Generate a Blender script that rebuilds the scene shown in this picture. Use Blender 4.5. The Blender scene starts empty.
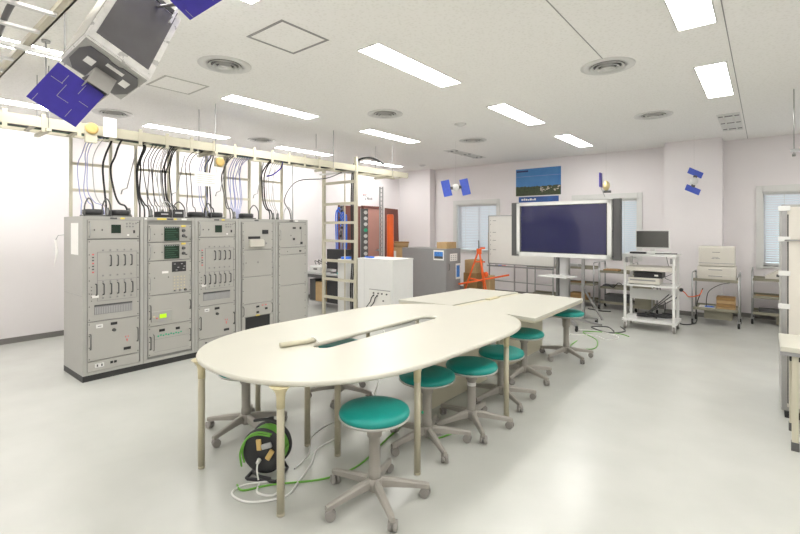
import bpy, bmesh, math, random
from mathutils import Vector, Matrix
random.seed(7)
PI = math.pi
scn = bpy.context.scene
col = scn.collection

# ------------------------------------------------------------------ camera, world, exposure
cam_d = bpy.data.cameras.new('camera'); cam = bpy.data.objects.new('camera', cam_d); col.objects.link(cam)
cam.location = (0, 0, 1.55); cam.rotation_euler = (PI/2, 0, math.atan2(365, 448))
cam_d.sensor_width = 36; cam_d.lens = 448/800*36; cam_d.shift_y = -39/800; cam_d.clip_start = .05
scn.camera = cam
scn.view_settings.view_transform = 'Standard'; scn.view_settings.look = 'None'
scn.view_settings.gamma = 1; scn.view_settings.exposure = 1.02
LAMP = 13.5
world = bpy.data.worlds.new('world'); scn.world = world; world.use_nodes = True
wb = world.node_tree.nodes['Background']; wb.inputs[0].default_value = (.88, .94, 1.0, 1); wb.inputs[1].default_value = 1.1

# ------------------------------------------------------------------ materials
MATS = {}
def mat(name, rgb, rough=.5, metal=0, noise=0, nscale=8, bump=0, bscale=200, emit=0, spec=.5, rvar=0, stretch=None, coat=0, rgb2=None):
    if name in MATS: return MATS[name]
    m = bpy.data.materials.new(name); m.use_nodes = True
    nt = m.node_tree; b = nt.nodes['Principled BSDF']
    b.inputs['Base Color'].default_value = (*rgb, 1); b.inputs['Roughness'].default_value = rough
    b.inputs['Metallic'].default_value = metal; b.inputs['Specular IOR Level'].default_value = spec
    b.inputs['Coat Weight'].default_value = coat
    if emit:
        b.inputs['Emission Color'].default_value = (*rgb, 1); b.inputs['Emission Strength'].default_value = emit
    tc = nt.nodes.new('ShaderNodeTexCoord'); src = tc.outputs['Object']
    if stretch:
        mp = nt.nodes.new('ShaderNodeMapping'); mp.inputs['Scale'].default_value = stretch
        nt.links.new(src, mp.inputs[0]); src = mp.outputs[0]
    n = nt.nodes.new('ShaderNodeTexNoise'); n.inputs['Scale'].default_value = nscale; n.inputs['Detail'].default_value = 5
    nt.links.new(src, n.inputs['Vector'])
    r = nt.nodes.new('ShaderNodeValToRGB')
    k = noise if noise else .015
    lo = rgb2 if rgb2 else tuple(max(0, c*(1-k)) for c in rgb); hi = rgb if rgb2 else tuple(min(1, c*(1+k)) for c in rgb)
    r.color_ramp.elements[0].position = .3; r.color_ramp.elements[1].position = .7
    r.color_ramp.elements[0].color = (*lo, 1); r.color_ramp.elements[1].color = (*hi, 1)
    nt.links.new(n.outputs['Fac'], r.inputs[0]); nt.links.new(r.outputs[0], b.inputs['Base Color'])
    if rvar:
        mr = nt.nodes.new('ShaderNodeMapRange'); mr.inputs['To Min'].default_value = max(0.02, rough-rvar); mr.inputs['To Max'].default_value = rough+rvar
        nt.links.new(n.outputs['Fac'], mr.inputs[0]); nt.links.new(mr.outputs[0], b.inputs['Roughness'])
    if bump:
        n2 = nt.nodes.new('ShaderNodeTexNoise'); n2.inputs['Scale'].default_value = bscale; n2.inputs['Detail'].default_value = 3
        nt.links.new(src, n2.inputs['Vector'])
        bp = nt.nodes.new('ShaderNodeBump'); bp.inputs['Strength'].default_value = bump; bp.inputs['Distance'].default_value = .01
        nt.links.new(n2.outputs['Fac'], bp.inputs['Height']); nt.links.new(bp.outputs[0], b.inputs['Normal'])
    MATS[name] = m
    return m
M = dict(
 wall=mat('wall_paint', (.84, .805, .81), .75, noise=.012, nscale=1.5, bump=.05, bscale=90),
 floor=mat('floor_vinyl', (.505, .51, .475), .26, noise=.05, nscale=2.6, spec=.5, rgb2=(.47, .475, .44)),
 base=mat('baseboard_vinyl', (.20, .19, .18), .5),
 cream=mat('cream_paint', (.53, .50, .39), .42, noise=.02),
 creamd=mat('cream_enamel', (.60, .56, .45), .5, noise=.03),
 top=mat('table_laminate', (.545, .53, .455), .32, noise=.012, nscale=3),
 edge=mat('table_edge', (.58, .55, .42), .4),
 leg=mat('table_leg_paint', (.46, .425, .31), .38, noise=.03),
 legcap=mat('table_bracket_paint', (.62, .55, .34), .4, noise=.04),
 teal=mat('teal_vinyl', (.0, .25, .215), .48, noise=.05, nscale=14, bump=.06, bscale=260),
 plas=mat('stool_plastic', (.33, .31, .275), .45, noise=.04),
 rim=mat('stool_rim_plastic', (.40, .40, .37), .4),
 cast=mat('caster_plastic', (.27, .255, .235), .4),
 rub=mat('black_rubber', (.02, .02, .02), .6),
 rack=mat('cabinet_grey_enamel', (.40, .395, .37), .42, noise=.02, nscale=4),
 rackp=mat('cabinet_panel_enamel', (.42, .41, .38), .40, noise=.015, nscale=5),
 rackd=mat('panel_gap_grey', (.26, .26, .25), .6),
 plinth=mat('plinth_black', (.025, .025, .025), .45),
 steel=mat('steel', (.42, .42, .42), .35, 1, noise=.05),
 dsteel=mat('dark_steel', (.16, .16, .155), .45, .6, noise=.05),
 chrome=mat('chrome', (.72, .72, .72), .18, 1),
 black=mat('black_plastic', (.022, .022, .024), .45),
 dgrey=mat('dark_grey_plastic', (.085, .085, .085), .5),
 mgrey=mat('mid_grey_paint', (.27, .265, .265), .45, noise=.02),
 white=mat('white_plastic', (.72, .72, .70), .4),
 paper=mat('white_paper', (.86, .85, .82), .8),
 yellow=mat('yellow_label', (.85, .68, .10), .6),
 lime=mat('lime_display', (.45, .75, .02), .3, emit=.25),
 red=mat('red_mark', (.75, .12, .12), .5),
 orange=mat('orange_enamel', (.80, .12, .015), .4, noise=.04),
 green=mat('green_cord', (.14, .38, .05), .45),
 dgrn=mat('dim_green_text', (.02, .10, .05), .4),
 grn=mat('green_marks', (.05, .45, .25), .5),
 screen=mat('green_black_display', (.012, .03, .018), .25),
 blue=mat('blue_cable', (.02, .16, .75), .4),
 pblue=mat('pale_blue_cable', (.30, .34, .62), .45),
 gcab=mat('grey_cable', (.42, .42, .42), .5),
 wcab=mat('white_cable', (.75, .75, .72), .45),
 solar=mat('solar_blue', (.045, .03, .36), .35, noise=.1, nscale=20),
 solar2=mat('solar_light_blue', (.05, .10, .55), .4, noise=.08, nscale=30),
 foil=mat('silver_foil', (.82, .81, .79), .3, .35, noise=.12, nscale=18, bump=.4, bscale=26, rvar=.12),
 satd=mat('satellite_dark_panel', (.13, .125, .13), .35, .2, noise=.12, nscale=6),
 gold=mat('gold_foil', (.85, .72, .38), .35, .5, noise=.1),
 card=mat('cardboard', (.50, .34, .17), .8, noise=.06, nscale=12),
 cardd=mat('brown_card', (.34, .20, .08), .8, noise=.06, nscale=12),
 brown=mat('brown_lacquer', (.19, .065, .05), .42, noise=.08, nscale=5, stretch=(1, 1, .3)),
 pink=mat('pinkish_brown_door', (.52, .27, .225), .45, noise=.03, nscale=3),
 olive=mat('olive_grey_tray', (.25, .235, .175), .5, noise=.05),
 printer=mat('printer_plastic', (.66, .63, .565), .45, noise=.015),
 wboard=mat('whiteboard_enamel', (.78, .77, .73), .25),
 blind=None,
 tvs=mat('plasma_glass', (.014, .016, .075), .08, spec=.6, coat=.6),
 tvm=mat('monitor_glass', (.085, .085, .078), .22),
 disc=mat('yellow_disc', (.60, .42, .15), .5, noise=.1),
 wood=mat('wood_edge', (.42, .28, .12), .5),
 tealc=mat('teal_cloth', (.02, .36, .32), .8),
 bluep=mat('photo_blue', (.06, .22, .6), .5, noise=.3, nscale=25),
 greyb=mat('translucent_box_grey', (.55, .55, .52), .4),
)
def ceil_mat():
    m = bpy.data.materials.new('ceiling_rockwool'); m.use_nodes = True; nt = m.node_tree; b = nt.nodes['Principled BSDF']
    tc = nt.nodes.new('ShaderNodeTexCoord')
    v = nt.nodes.new('ShaderNodeTexVoronoi'); v.inputs['Scale'].default_value = 34
    n = nt.nodes.new('ShaderNodeTexNoise'); n.inputs['Scale'].default_value = 60; n.inputs['Detail'].default_value = 4
    nt.links.new(tc.outputs['Object'], v.inputs['Vector']); nt.links.new(tc.outputs['Object'], n.inputs['Vector'])
    mx = nt.nodes.new('ShaderNodeMath'); mx.operation = 'MULTIPLY'
    nt.links.new(v.outputs['Distance'], mx.inputs[0]); nt.links.new(n.outputs['Fac'], mx.inputs[1])
    r = nt.nodes.new('ShaderNodeValToRGB'); r.color_ramp.elements[0].position = .04; r.color_ramp.elements[1].position = .22
    r.color_ramp.elements[0].color = (.84, .83, .80, 1); r.color_ramp.elements[1].color = (.92, .91, .89, 1)
    nt.links.new(mx.outputs[0], r.inputs[0]); nt.links.new(r.outputs[0], b.inputs['Base Color'])
    b.inputs['Roughness'].default_value = .9
    bp = nt.nodes.new('ShaderNodeBump'); bp.inputs['Strength'].default_value = .25; bp.inputs['Distance'].default_value = .004
    nt.links.new(mx.outputs[0], bp.inputs['Height']); nt.links.new(bp.outputs[0], b.inputs['Normal'])
    return m
M['ceil'] = ceil_mat()
def blind_mat():
    m = bpy.data.materials.new('blind_slat'); m.use_nodes = True; nt = m.node_tree; b = nt.nodes['Principled BSDF']
    b.inputs['Base Color'].default_value = (.84, .83, .85, 1); b.inputs['Roughness'].default_value = .5
    t = nt.nodes.new('ShaderNodeBsdfTranslucent'); t.inputs[0].default_value = (.82, .84, .90, 1)
    mx = nt.nodes.new('ShaderNodeMixShader'); mx.inputs[0].default_value = .16
    nt.links.new(b.outputs[0], mx.inputs[1]); nt.links.new(t.outputs[0], mx.inputs[2])
    nt.links.new(mx.outputs[0], nt.nodes['Material Output'].inputs[0]); return m
M['blind'] = blind_mat()
def glass_mat():
    m = bpy.data.materials.new('window_glass'); m.use_nodes = True; nt = m.node_tree
    g = nt.nodes.new('ShaderNodeBsdfGlossy'); g.inputs['Roughness'].default_value = .02
    t = nt.nodes.new('ShaderNodeBsdfTransparent'); t.inputs[0].default_value = (.9, .95, .95, 1)
    mx = nt.nodes.new('ShaderNodeMixShader'); mx.inputs[0].default_value = .08
    nt.links.new(t.outputs[0], mx.inputs[1]); nt.links.new(g.outputs[0], mx.inputs[2])
    nt.links.new(mx.outputs[0], nt.nodes['Material Output'].inputs[0]); return m
M['glass'] = glass_mat()
def lamp_mat():
    m = bpy.data.materials.new('lamp_diffuser'); m.use_nodes = True; nt = m.node_tree; b = nt.nodes['Principled BSDF']
    b.inputs['Base Color'].default_value = (.9, .9, .9, 1); b.inputs['Emission Color'].default_value = (1, .985, .95, 1)
    b.inputs['Emission Strength'].default_value = LAMP; return m
M['lamp'] = lamp_mat()

# ------------------------------------------------------------------ mesh helpers
class MB:
    def __init__(s): s.bm = bmesh.new()
    def box(s, a, b, bev=0, rot=None, piv=None):
        x0, y0, z0 = a; x1, y1, z1 = b
        vs = [s.bm.verts.new(p) for p in ((x0,y0,z0),(x1,y0,z0),(x1,y1,z0),(x0,y1,z0),(x0,y0,z1),(x1,y0,z1),(x1,y1,z1),(x0,y1,z1))]
        fs = [s.bm.faces.new([vs[i] for i in f]) for f in ((3,2,1,0),(4,5,6,7),(0,1,5,4),(1,2,6,5),(2,3,7,6),(3,0,4,7))]
        if bev:
            es = list({e for f in fs for e in f.edges})
            r = bmesh.ops.bevel(s.bm, geom=es, offset=bev, segments=2, profile=.5, affect='EDGES')
            vs = list({v for f in r['faces'] for v in f.verts} | {v for v in vs if v.is_valid})
        if rot is not None:
            c = Vector(piv) if piv else Vector(((x0+x1)/2, (y0+y1)/2, (z0+z1)/2))
            bmesh.ops.rotate(s.bm, verts=[v for v in vs if v.is_valid], cent=c, matrix=rot)
        return s
    def ring(s, c, u, v, r, n): return [s.bm.verts.new(c + u*math.cos(2*PI*i/n)*r + v*math.sin(2*PI*i/n)*r) for i in range(n)]
    def skin(s, rings, cap=True, smooth=True):
        n = len(rings[0])
        for a, b in zip(rings, rings[1:]):
            for i in range(n):
                f = s.bm.faces.new((a[i], a[(i+1) % n], b[(i+1) % n], b[i])); f.smooth = smooth
        if cap:
            s.bm.faces.new(list(reversed(rings[0]))); s.bm.faces.new(rings[-1])
    def cyl(s, p0, p1, r0, r1=None, n=14):
        p0, p1 = Vector(p0), Vector(p1); r1 = r0 if r1 is None else r1
        d = (p1-p0).normalized(); u = d.orthogonal().normalized(); v = d.cross(u)
        s.skin([s.ring(p0, u, v, r0, n), s.ring(p1, u, v, r1, n)]); return s
    def tube(s, pts, r, n=7):
        pts = [Vector(p) for p in pts]; rs = r if isinstance(r, (list, tuple)) else [r]*len(pts)
        rings = []; u = None
        for i, p in enumerate(pts):
            d = (pts[min(i+1, len(pts)-1)] - pts[max(i-1, 0)]).normalized()
            u = d.orthogonal().normalized() if u is None else (u - d*u.dot(d)).normalized()
            rings.append(s.ring(p, u, d.cross(u), rs[i], n))
        s.skin(rings); return s
    def lathe(s, prof, n=28, c=(0, 0, 0), ax='z'):
        c = Vector(c); U, V, A = {'z': ((1,0,0),(0,1,0),(0,0,1)), 'x': ((0,1,0),(0,0,1),(1,0,0)), 'y': ((0,0,1),(1,0,0),(0,1,0))}[ax]
        U, V, A = Vector(U), Vector(V), Vector(A)
        s.skin([s.ring(c + A*z, U, V, max(r, 1e-4), n) for r, z in prof]); return s
    def prism(s, pts, z0, z1, hole=None):
        a = [s.bm.verts.new((x, y, z0)) for x, y in pts]; b = [s.bm.verts.new((x, y, z1)) for x, y in pts]
        n = len(pts)
        for i in range(n):
            f = s.bm.faces.new((a[i], a[(i+1) % n], b[(i+1) % n], b[i]))
        s.bm.faces.new(list(reversed(a))); s.bm.faces.new(b); return s
    def poly(s, pts): s.bm.faces.new([s.bm.verts.new(p) for p in pts]); return s
    def bar(s, p0, p1, w, h, up=(0, 0, 1)):
        p0, p1 = Vector(p0), Vector(p1); d = (p1-p0).normalized(); sd = d.cross(Vector(up))
        if sd.length < 1e-3: sd = d.cross(Vector((1, 0, 0)))
        sd.normalize(); up = sd.cross(d)
        rings = [[s.bm.verts.new(p + sd*a*w/2 + up*b*h/2) for a, b in ((-1,-1),(1,-1),(1,1),(-1,1))] for p in (p0, p1)]
        s.skin(rings, smooth=False); return s
    def sph(s, c, r, sc=(1, 1, 1), n=14):
        m = Matrix.Translation(c) @ Matrix.Diagonal((*[r*k for k in sc], 1))
        g = bmesh.ops.create_uvsphere(s.bm, u_segments=n, v_segments=n//2+1, radius=1, matrix=m)
        for v in g['verts']:
            for f in v.link_faces: f.smooth = True
        return s
    def build(s, name, m, parent=None, loc=None):
        bmesh.ops.recalc_face_normals(s.bm, faces=s.bm.faces)
        me = bpy.data.meshes.new(name); s.bm.to_mesh(me); s.bm.free()
        me.materials.append(M[m] if isinstance(m, str) else m)
        o = bpy.data.objects.new(name, me); col.objects.link(o)
        if parent: o.parent = parent
        if loc: o.location = loc
        return o
def spline(P, k=8):
    P = [Vector(p) for p in P]; Q = [P[0]] + P + [P[-1]]; out = []
    for i in range(1, len(Q)-2):
        a, b, c, d = Q[i-1:i+3]
        for j in range(k):
            t = j/k; out.append(.5*((2*b) + (c-a)*t + (2*a-5*b+4*c-d)*t*t + (3*b-a-3*c+d)*t**3))
    out.append(P[-1]); return out
def tag(o, label, cat, group=None, kind=None):
    o['label'] = label; o['category'] = cat
    if group: o['group'] = group
    if kind: o['kind'] = kind
    return o
def thing(name, label, cat, loc=(0, 0, 0), rz=0, group=None):
    o = bpy.data.objects.new(name, None); col.objects.link(o); o.empty_display_size = .1
    o.location = loc; o.rotation_euler = (0, 0, rz); return tag(o, label, cat, group)
def struct(name, mb, m, label, cat, parent=None):
    o = mb.build(name, m, parent)
    if not parent: tag(o, label, cat, kind='structure')
    return o
def dup(root, loc, rz, label, group=None):
    def cp(o, par):
        c = o.copy(); col.objects.link(c); c.parent = par
        for k in list(o.children): cp(k, c)
        return c
    r = cp(root, None); r.location = loc; r.rotation_euler = (0, 0, rz); r['label'] = label
    if group: r['group'] = group
    return r

# ------------------------------------------------------------------ room shell
XL, XR, YF, YB, HC = -7.86, 3.6, -2.6, 9.84, 3.1
struct('floor', MB().box((XL-.2, YF-.2, -.2), (XR+.2, YB+.3, 0)), 'floor', 'pale grey glossy vinyl floor', 'floor')
struct('ceiling', MB().box((XL-.2, YF-.2, HC), (XR+.2, YB+.3, HC+.2)), 'ceil', 'off-white speckled mineral board ceiling', 'ceiling')
struct('wall_left', MB().box((XL-.2, YF-.2, 0), (XL, YB+.3, HC)), 'wall', 'pale pinkish white wall on the left behind the cabinets', 'wall')
struct('wall_right', MB().box((XR, YF-.2, 0), (XR+.2, YB+.3, HC)), 'wall', 'pale wall on the right', 'wall')
struct('wall_front', MB().box((XL, YF-.2, 0), (XR, YF, HC)), 'wall', 'pale wall behind the viewer', 'wall')
wins = [(-6.15, -5.0, .96, 2.15), (-3.15, -1.95, .96, 2.15), (-.04, 1.35, .90, 2.17)]
wb_ = MB(); x = XL
for a, b, z0, z1 in wins:
    wb_.box((x, YB, 0), (a, YB+.3, HC)); wb_.box((a, YB, 0), (b, YB+.3, z0)); wb_.box((a, YB, z1), (b, YB+.3, HC)); x = b
wb_.box((x, YB, 0), (XR, YB+.3, HC))
struct('wall_back', wb_, 'wall', 'pale wall at the back with three windows', 'wall')
struct('trim_1', MB().box((XL, 9.62, 0), (-6.82, YB, HC)), 'wall', 'square corner column at the far left', 'column')
struct('trim_2', MB().box((-1.42, 9.38, 0), (-.57, YB, HC)), 'wall', 'square wall pillar between the screen and the printer', 'pillar')
struct('trim_3', MB().box((-1.156, YF, HC-.002), (-1.148, 4.4, HC)), 'mgrey', 'thin ceiling joint line near the round vent', 'joint')
struct('trim_4', MB().box((-.235, YF, HC-.002), (-.228, YB, HC)), 'mgrey', 'thin ceiling joint line beside the right lamps', 'joint')
struct('baseboard_left', MB().box((XL, YF, 0), (XL+.012, 9.62, .075)), 'base', 'dark grey baseboard of left wall', 'baseboard')
bb = MB()
for x0, x1, y in ((XL, -6.82, 9.62), (-6.82, -1.42, YB), (-1.42, -.57, 9.38), (-.57, XR, YB)): bb.box((x0, y-.012, 0), (x1, y, .075))
bb.box((-6.82, 9.62, 0), (-6.808, YB-.012, .075)); bb.box((-.57, 9.38, 0), (-.558, YB-.012, .075))
struct('baseboard_back', bb, 'base', 'dark grey baseboard of back wall', 'baseboard')
for i, (a, b, z0, z1) in enumerate(wins):
    w = MB(); y = YB+.16
    w.box((a, y, z0), (a+.05, y+.05, z1)); w.box((b-.05, y, z0), (b, y+.05, z1)); w.box((a, y, z0), (b, y+.05, z0+.05)); w.box((a, y, z1-.05), (b, y+.05, z1)); w.box(((a+b)/2-.025, y, z0), ((a+b)/2+.025, y+.05, z1))
    w.box((a, YB-.012, z0-.03), (a+.02, y, z1)); w.box((b-.02, YB-.012, z0-.03), (b, y, z1)); w.box((a, YB-.012, z1-.02), (b, y, z1)); w.box((a-.03, YB-.04, z0-.03), (b+.03, y, z0))
    w.box((a-.08, YB-.022, z0-.06), (a, YB, z1+.10)); w.box((b, YB-.022, z0-.06), (b+.08, YB, z1+.10)); w.box((a, YB-.03, z1), (b, YB, z1+.10))
    wo = struct('window_%d' % (i+1), w, 'white', 'white framed window in back wall', 'window')
    MB().box((a+.05, y+.02, z0+.05), (b-.05, y+.026, z1-.05)).build('pane', 'glass', wo)
    t = thing('window_blind', ['venetian blind in the window left of the whiteboard', 'venetian blind beside the right speaker of the big screen', 'venetian blind in the window at the right behind the tall cabinet'][i], 'blind', ((a+b)/2, YB+.07, z1-.02))
    hw = (b-a)/2-.025; hh = z1-z0-.04
    MB().box((-hw, -.02, -.03), (hw, .02, 0)).build('headrail', 'white', t)
    s = MB(); k = 0; z = -.045
    R = Matrix.Rotation(math.radians(-50), 3, 'X')
    while z > -hh+.03: s.box((-hw, -.022, z-.0008), (hw, .022, z+.0008), rot=R); z -= .040
    s.build('slats', 'blind', t)
    MB().box((-hw, -.014, -hh), (hw, .014, -hh+.02)).build('bottom_rail', 'white', t)
    c = MB()
    for q in (-.6, .6): c.box((q*hw-.004, -.022, -hh), (q*hw+.004, -.019, -.03))
    c.build('ladder_tape', 'white', t)
# doorway in the left wall far end
dr = thing('door_1', 'pinkish brown door standing in a dark brown frame in the left wall', 'door', (XL, 8.46, 0)); dr['kind'] = 'structure'
MB().box((0, -.31, .01), (.03, .30, 2.06)).build('leaf', 'pink', dr)
f = MB(); f.box((0, -.36, 0), (.05, -.31, 2.11)); f.box((0, .30, 0), (.05, .35, 2.11)); f.box((0, -.36, 2.06), (.05, .35, 2.11)); f.build('frame', 'brown', dr)
MB().box((.03, .2, .95), (.06, .26, 1.0)).cyl((.05, .23, .97), (.05, .11, .97), .008).build('handle', 'steel', dr)
t = tag(MB().box((XL+.002, 7.31, 0), (XL+.045, 8.08, 2.09)).build('wall_panel', 'brown'), 'dark brown board against left wall behind the blue cable post', 'board')
tag(MB().prism([(9.0, 0), (9.60, 0), (9.50, 2.06), (9.0, 2.08)], 0, .04).build('leaning_board', 'brown'), 'dark brown board leaning in the corner behind the orange pole', 'board')
lb = bpy.data.objects['leaning_board']; lb.matrix_world = Matrix(((0, 0, 1, XL+.003), (1, 0, 0, 0), (0, 1, 0, 0), (0, 0, 0, 1)))
# small marks on the wall over the door
t = thing('wall_lettering', 'tiny dark and reddish lettering on wall above the door', 'lettering', (XL+.001, 8.3, 2.3))
mk = MB(); 
for i, (yy, zz, hh) in enumerate(((-.12, .06, .03), (-.07, .065, .02), (-.03, .05, .02), (.02, -.02, .05), (.07, -.03, .06), (.12, -.03, .05), (.18, -.03, .06), (-.05, -.03, .03))):
    mk.box((0, yy, zz), (.004, yy+.022, zz+hh))
mk.build('letters', 'dgrey', t)
MB().box((0, -.15, .10), (.004, .0, .112)).build('underline', 'red', t)

# ------------------------------------------------------------------ ceiling fixtures
def fixture(lit, label, group):
    t = thing('ceiling_light' if lit else 'unlit_ceiling_light', label, 'ceiling light', group=group)
    f = MB(); L, W = .65, .118
    f.box((-W-.012, -L-.012, -.006), (-W, L+.012, 0)); f.box((W, -L-.012, -.006), (W+.012, L+.012, 0)); f.box((-W, -L-.012, -.006), (W, -L, 0)); f.box((-W, L, -.006), (W, L+.012, 0))
    f.build('frame', 'white', t)
    if lit:
        MB().box((-W, -L, -.005), (-.004, L, -.001)).build('diffuser', 'lamp', t); MB().box((.004, -L, -.005), (W, L, -.001)).build('diffuser', 'lamp', t)
    else:
        MB().box((-W, -L, -.002), (W, L, -.0005)).build('reflector', 'white', t)
        MB().cyl((-.055, -.6, -.012), (-.055, .6, -.012), .010).build('tube', 'wcab', t); MB().cyl((.055, -.6, -.012), (.055, .6, -.012), .010).build('tube', 'wcab', t)
        for q in (-.5, 0, .5): MB().box((-W, q-.003, -.014), (W, q+.003, -.002)).build('louver', 'mgrey', t)
    return t
xs = [(-.405, 'right'), (-2.63, 'centre'), (-4.91, 'left'), (-7.2, 'far left'), (1.85, 'outer')]
ys = [3.45, 5.8, 8.16, 1.1, -1.25]
rowname = {3.45: 'second', 5.8: 'third', 8.16: 'farthest', 1.1: 'nearest', -1.25: 'rear'}
LBL = {(-.405, 3.45): 'lit ceiling lamp cut by the top edge at the upper right', (-.405, 5.8): 'lit ceiling lamp near the right side, below the one cut by the top edge',
 (-2.63, 3.45): 'large lit ceiling lamp in the top centre of the photo', (-2.63, 5.8): 'lit ceiling lamp right of centre, beyond the largest one', (-2.63, 8.16): 'small lit ceiling lamp above the big screen',
 (-2.63, 1.1): 'lit ceiling lamp barely showing at the top edge over the hatch',
 (-4.91, 3.45): 'long lit ceiling lamp between the left vent and the central lamp', (-4.91, 5.8): 'lit ceiling lamp beyond the round vent above the end of the cable tray',
 (-4.91, 1.1): 'lit ceiling lamp glaring behind the overhead ladder at the upper left',
 (-7.2, 3.45): 'lit ceiling lamp over the first cabinets behind the cable tray', (-7.2, 5.8): 'lit ceiling lamp behind the cable tray over the last cabinets', (-7.2, 8.16): 'small lit ceiling lamp just above the far end of the cable tray',
 (-7.2, 1.1): 'lit ceiling lamp cut by the left edge above the cable tray'}
L0 = None
for x, xn in xs:
    for y in ys:
        if (x, y) in ((-.405, 8.16), (-4.91, 8.16)): continue
        lab = LBL.get((x, y), 'lit recessed ceiling lamp outside the view, %s column %s row' % (xn, rowname[y]))
        if L0 is None: L0 = fixture(True, lab, 'lit ceiling lamps'); L0.location = (x, y, HC)
        else: dup(L0, (x, y, HC), 0, lab)
U0_ = fixture(False, 'unlit open ceiling fixture above the wall pillar at right', 'unlit ceiling fixtures'); U0_.location = (-.39, 8.16, HC)
dup(U0_, (-4.87, 8.16, HC), 0, 'unlit ceiling fixture above the small blue-winged satellite at left')
def vent(label, loc):
    t = thing('ceiling_vent', label, 'ceiling vent', loc, 0, 'round ceiling vents')
    MB().lathe([(.24, 0), (.24, -.006), (.20, -.010), (.155, -.004), (.155, 0)], 36).build('flange', 'white', t)
    for r_, z_ in ((.135, -.014), (.095, -.022), (.055, -.028)):
        MB().lathe([(r_, z_+.022), (r_+.018, z_-.004), (r_+.018, z_-.008), (r_-.012, z_+.012), (r_-.012, z_+.022)], 30).build('cone', 'white', t)
    MB().lathe([(.150, -.0015), (.150, -.003)], 30).build('throat', 'dgrey', t)
    return t
V0 = vent('round ceiling vent at upper left beside the satellite model', (-3.98, 2.25, HC))
for p, l in (((-1.17, 4.58), 'round ceiling vent right of the central lamp'), ((-4.0, 4.59), 'round ceiling vent in the middle, above the lamp over the tray end'), ((-1.19, 6.96), 'small round ceiling vent between right lamps and the pillar'),
             ((-4.0, 6.95), 'far small round ceiling vent near the unlit fixture at left'), ((-6.82, 2.24), 'round ceiling vent just above the cable tray near the blue panel'), ((-6.87, 4.58), 'round ceiling vent above the cable tray over the fourth cabinet')):
    dup(V0, (*p, HC), 0, l)
def detector(label, loc):
    t = thing('smoke_detector', label, 'detector', loc, 0, 'round ceiling detectors')
    MB().lathe([(.09, 0), (.09, -.012), (.05, -.02), (.04, -.035)], 24).build('base', 'white', t)
    return t
detector('round white detector on the ceiling between central lamp and far vent', (-3.52, 5.74, HC))
detector('round white detector on ceiling near the left corner column', (-6.55, 8.9, HC))
def hatch(label, x, y, m):
    t = thing('ceiling_hatch', label, 'ceiling hatch', (x, y, HC)); f = MB(); a, b = .235, .212
    f.box((-a, -a, -.003), (-b, a, 0)); f.box((b, -a, -.003), (a, a, 0)); f.box((-b, -a, -.003), (b, -b, 0)); f.box((-b, b, -.003), (b, a, 0)); f.build('frame', m, t)
    MB().box((-b+.002, -b+.002, -.002), (b-.002, b-.002, 0)).build('panel', 'ceil', t)
hatch('square ceiling hatch with grey frame near the top of the photo', -3.02, 2.26, 'mgrey')
hatch('faint square ceiling hatch behind the satellite model', -4.95, 2.25, 'rackp')

# ------------------------------------------------------------------ equipment cabinets
RX = -5.29; RD = .625; RW = .569; RH = 1.67; RY0 = 1.468
def rack(k, label):
    t = thing('equipment_cabinet', label, 'equipment cabinet', (RX, RY0+RW*k, 0), 0, 'grey equipment cabinets in a row')
    b = MB(); b.box((-RD, .002, .06), (-.018, RW-.002, RH)); b.box((-.018, .002, .06), (0, .036, RH)); b.box((-.018, RW-.036, .06), (0, RW-.002, RH))
    b.box((-.018, .036, RH-.035), (0, RW-.036, RH)); b.box((-.018, .036, .06), (0, RW-.036, .09))
    b.build('body', 'rack', t)
    MB().box((-RD, 0, 0), (.0, RW, .06)).build('plinth', 'plinth', t)
    g = MB(); g.box((-.0179, .037, .091), (-.014, RW-.037, RH-.036)); g.build('recess', 'rackd', t)
    return t
def pan(t, y0, z0, y1, z1, nm='front_panel'):
    p = MB().box((-.013, y0, z0), (.004, y1, z1), bev=.003).build(nm, 'rackp', t)
    s = MB()
    for yy in (y0+.014, y1-.014):
        n = max(2, int((z1-z0)/.12)+1)
        for j in range(n): zz = z0+.02+(z1-z0-.04)*j/(n-1); s.cyl((.003, yy, zz), (.0065, yy, zz), .006, n=8)
    o = s.build('screws', 'dsteel', p)
    return p
def bx(p, nm, m, y0, z0, y1, z1, d=.010, bev=0): return MB().box((.003, y0, z0), (.004+d, y1, z1), bev=bev).build(nm, m, p)
def knob(p, y, z, r=.016, m='dgrey'): return MB().cyl((.003, y, z), (.028, y, z), r, r*.85, 12).build('knob', m, p)
def handle(p, y, z0, z1, m='dsteel', d=.035, r=.006): return MB().tube([(.003, y, z0), (d, y, z0+.004), (d+.004, y, z0+.015), (d+.004, y, z1-.015), (d, y, z1-.004), (.003, y, z1)], r, 8).build('handle', m, p)
def small(p, y, z, m='dgrey', w=.008, h=.008, nm='button'): return bx(p, nm, m, y-w, z-h, y+w, z+h, .006)
def toplabels(t, items):
    for y, m, w in items: MB().box((0, y-w, 1.643), (.003, y+w, 1.66)).build('label', m, t)
racks = []
RL = ['first grey equipment cabinet at the left, with a white strip on its side', 'second grey cabinet from the left with two black square displays and a lime screen',
      'third grey cabinet from the left with ten handles and a small square display', 'fourth grey cabinet with a black slot over white paper and an open black bay', 'fifth and rightmost grey cabinet with mostly blank panels']
for k in range(5): racks.append(rack(k, RL[k]))
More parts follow.
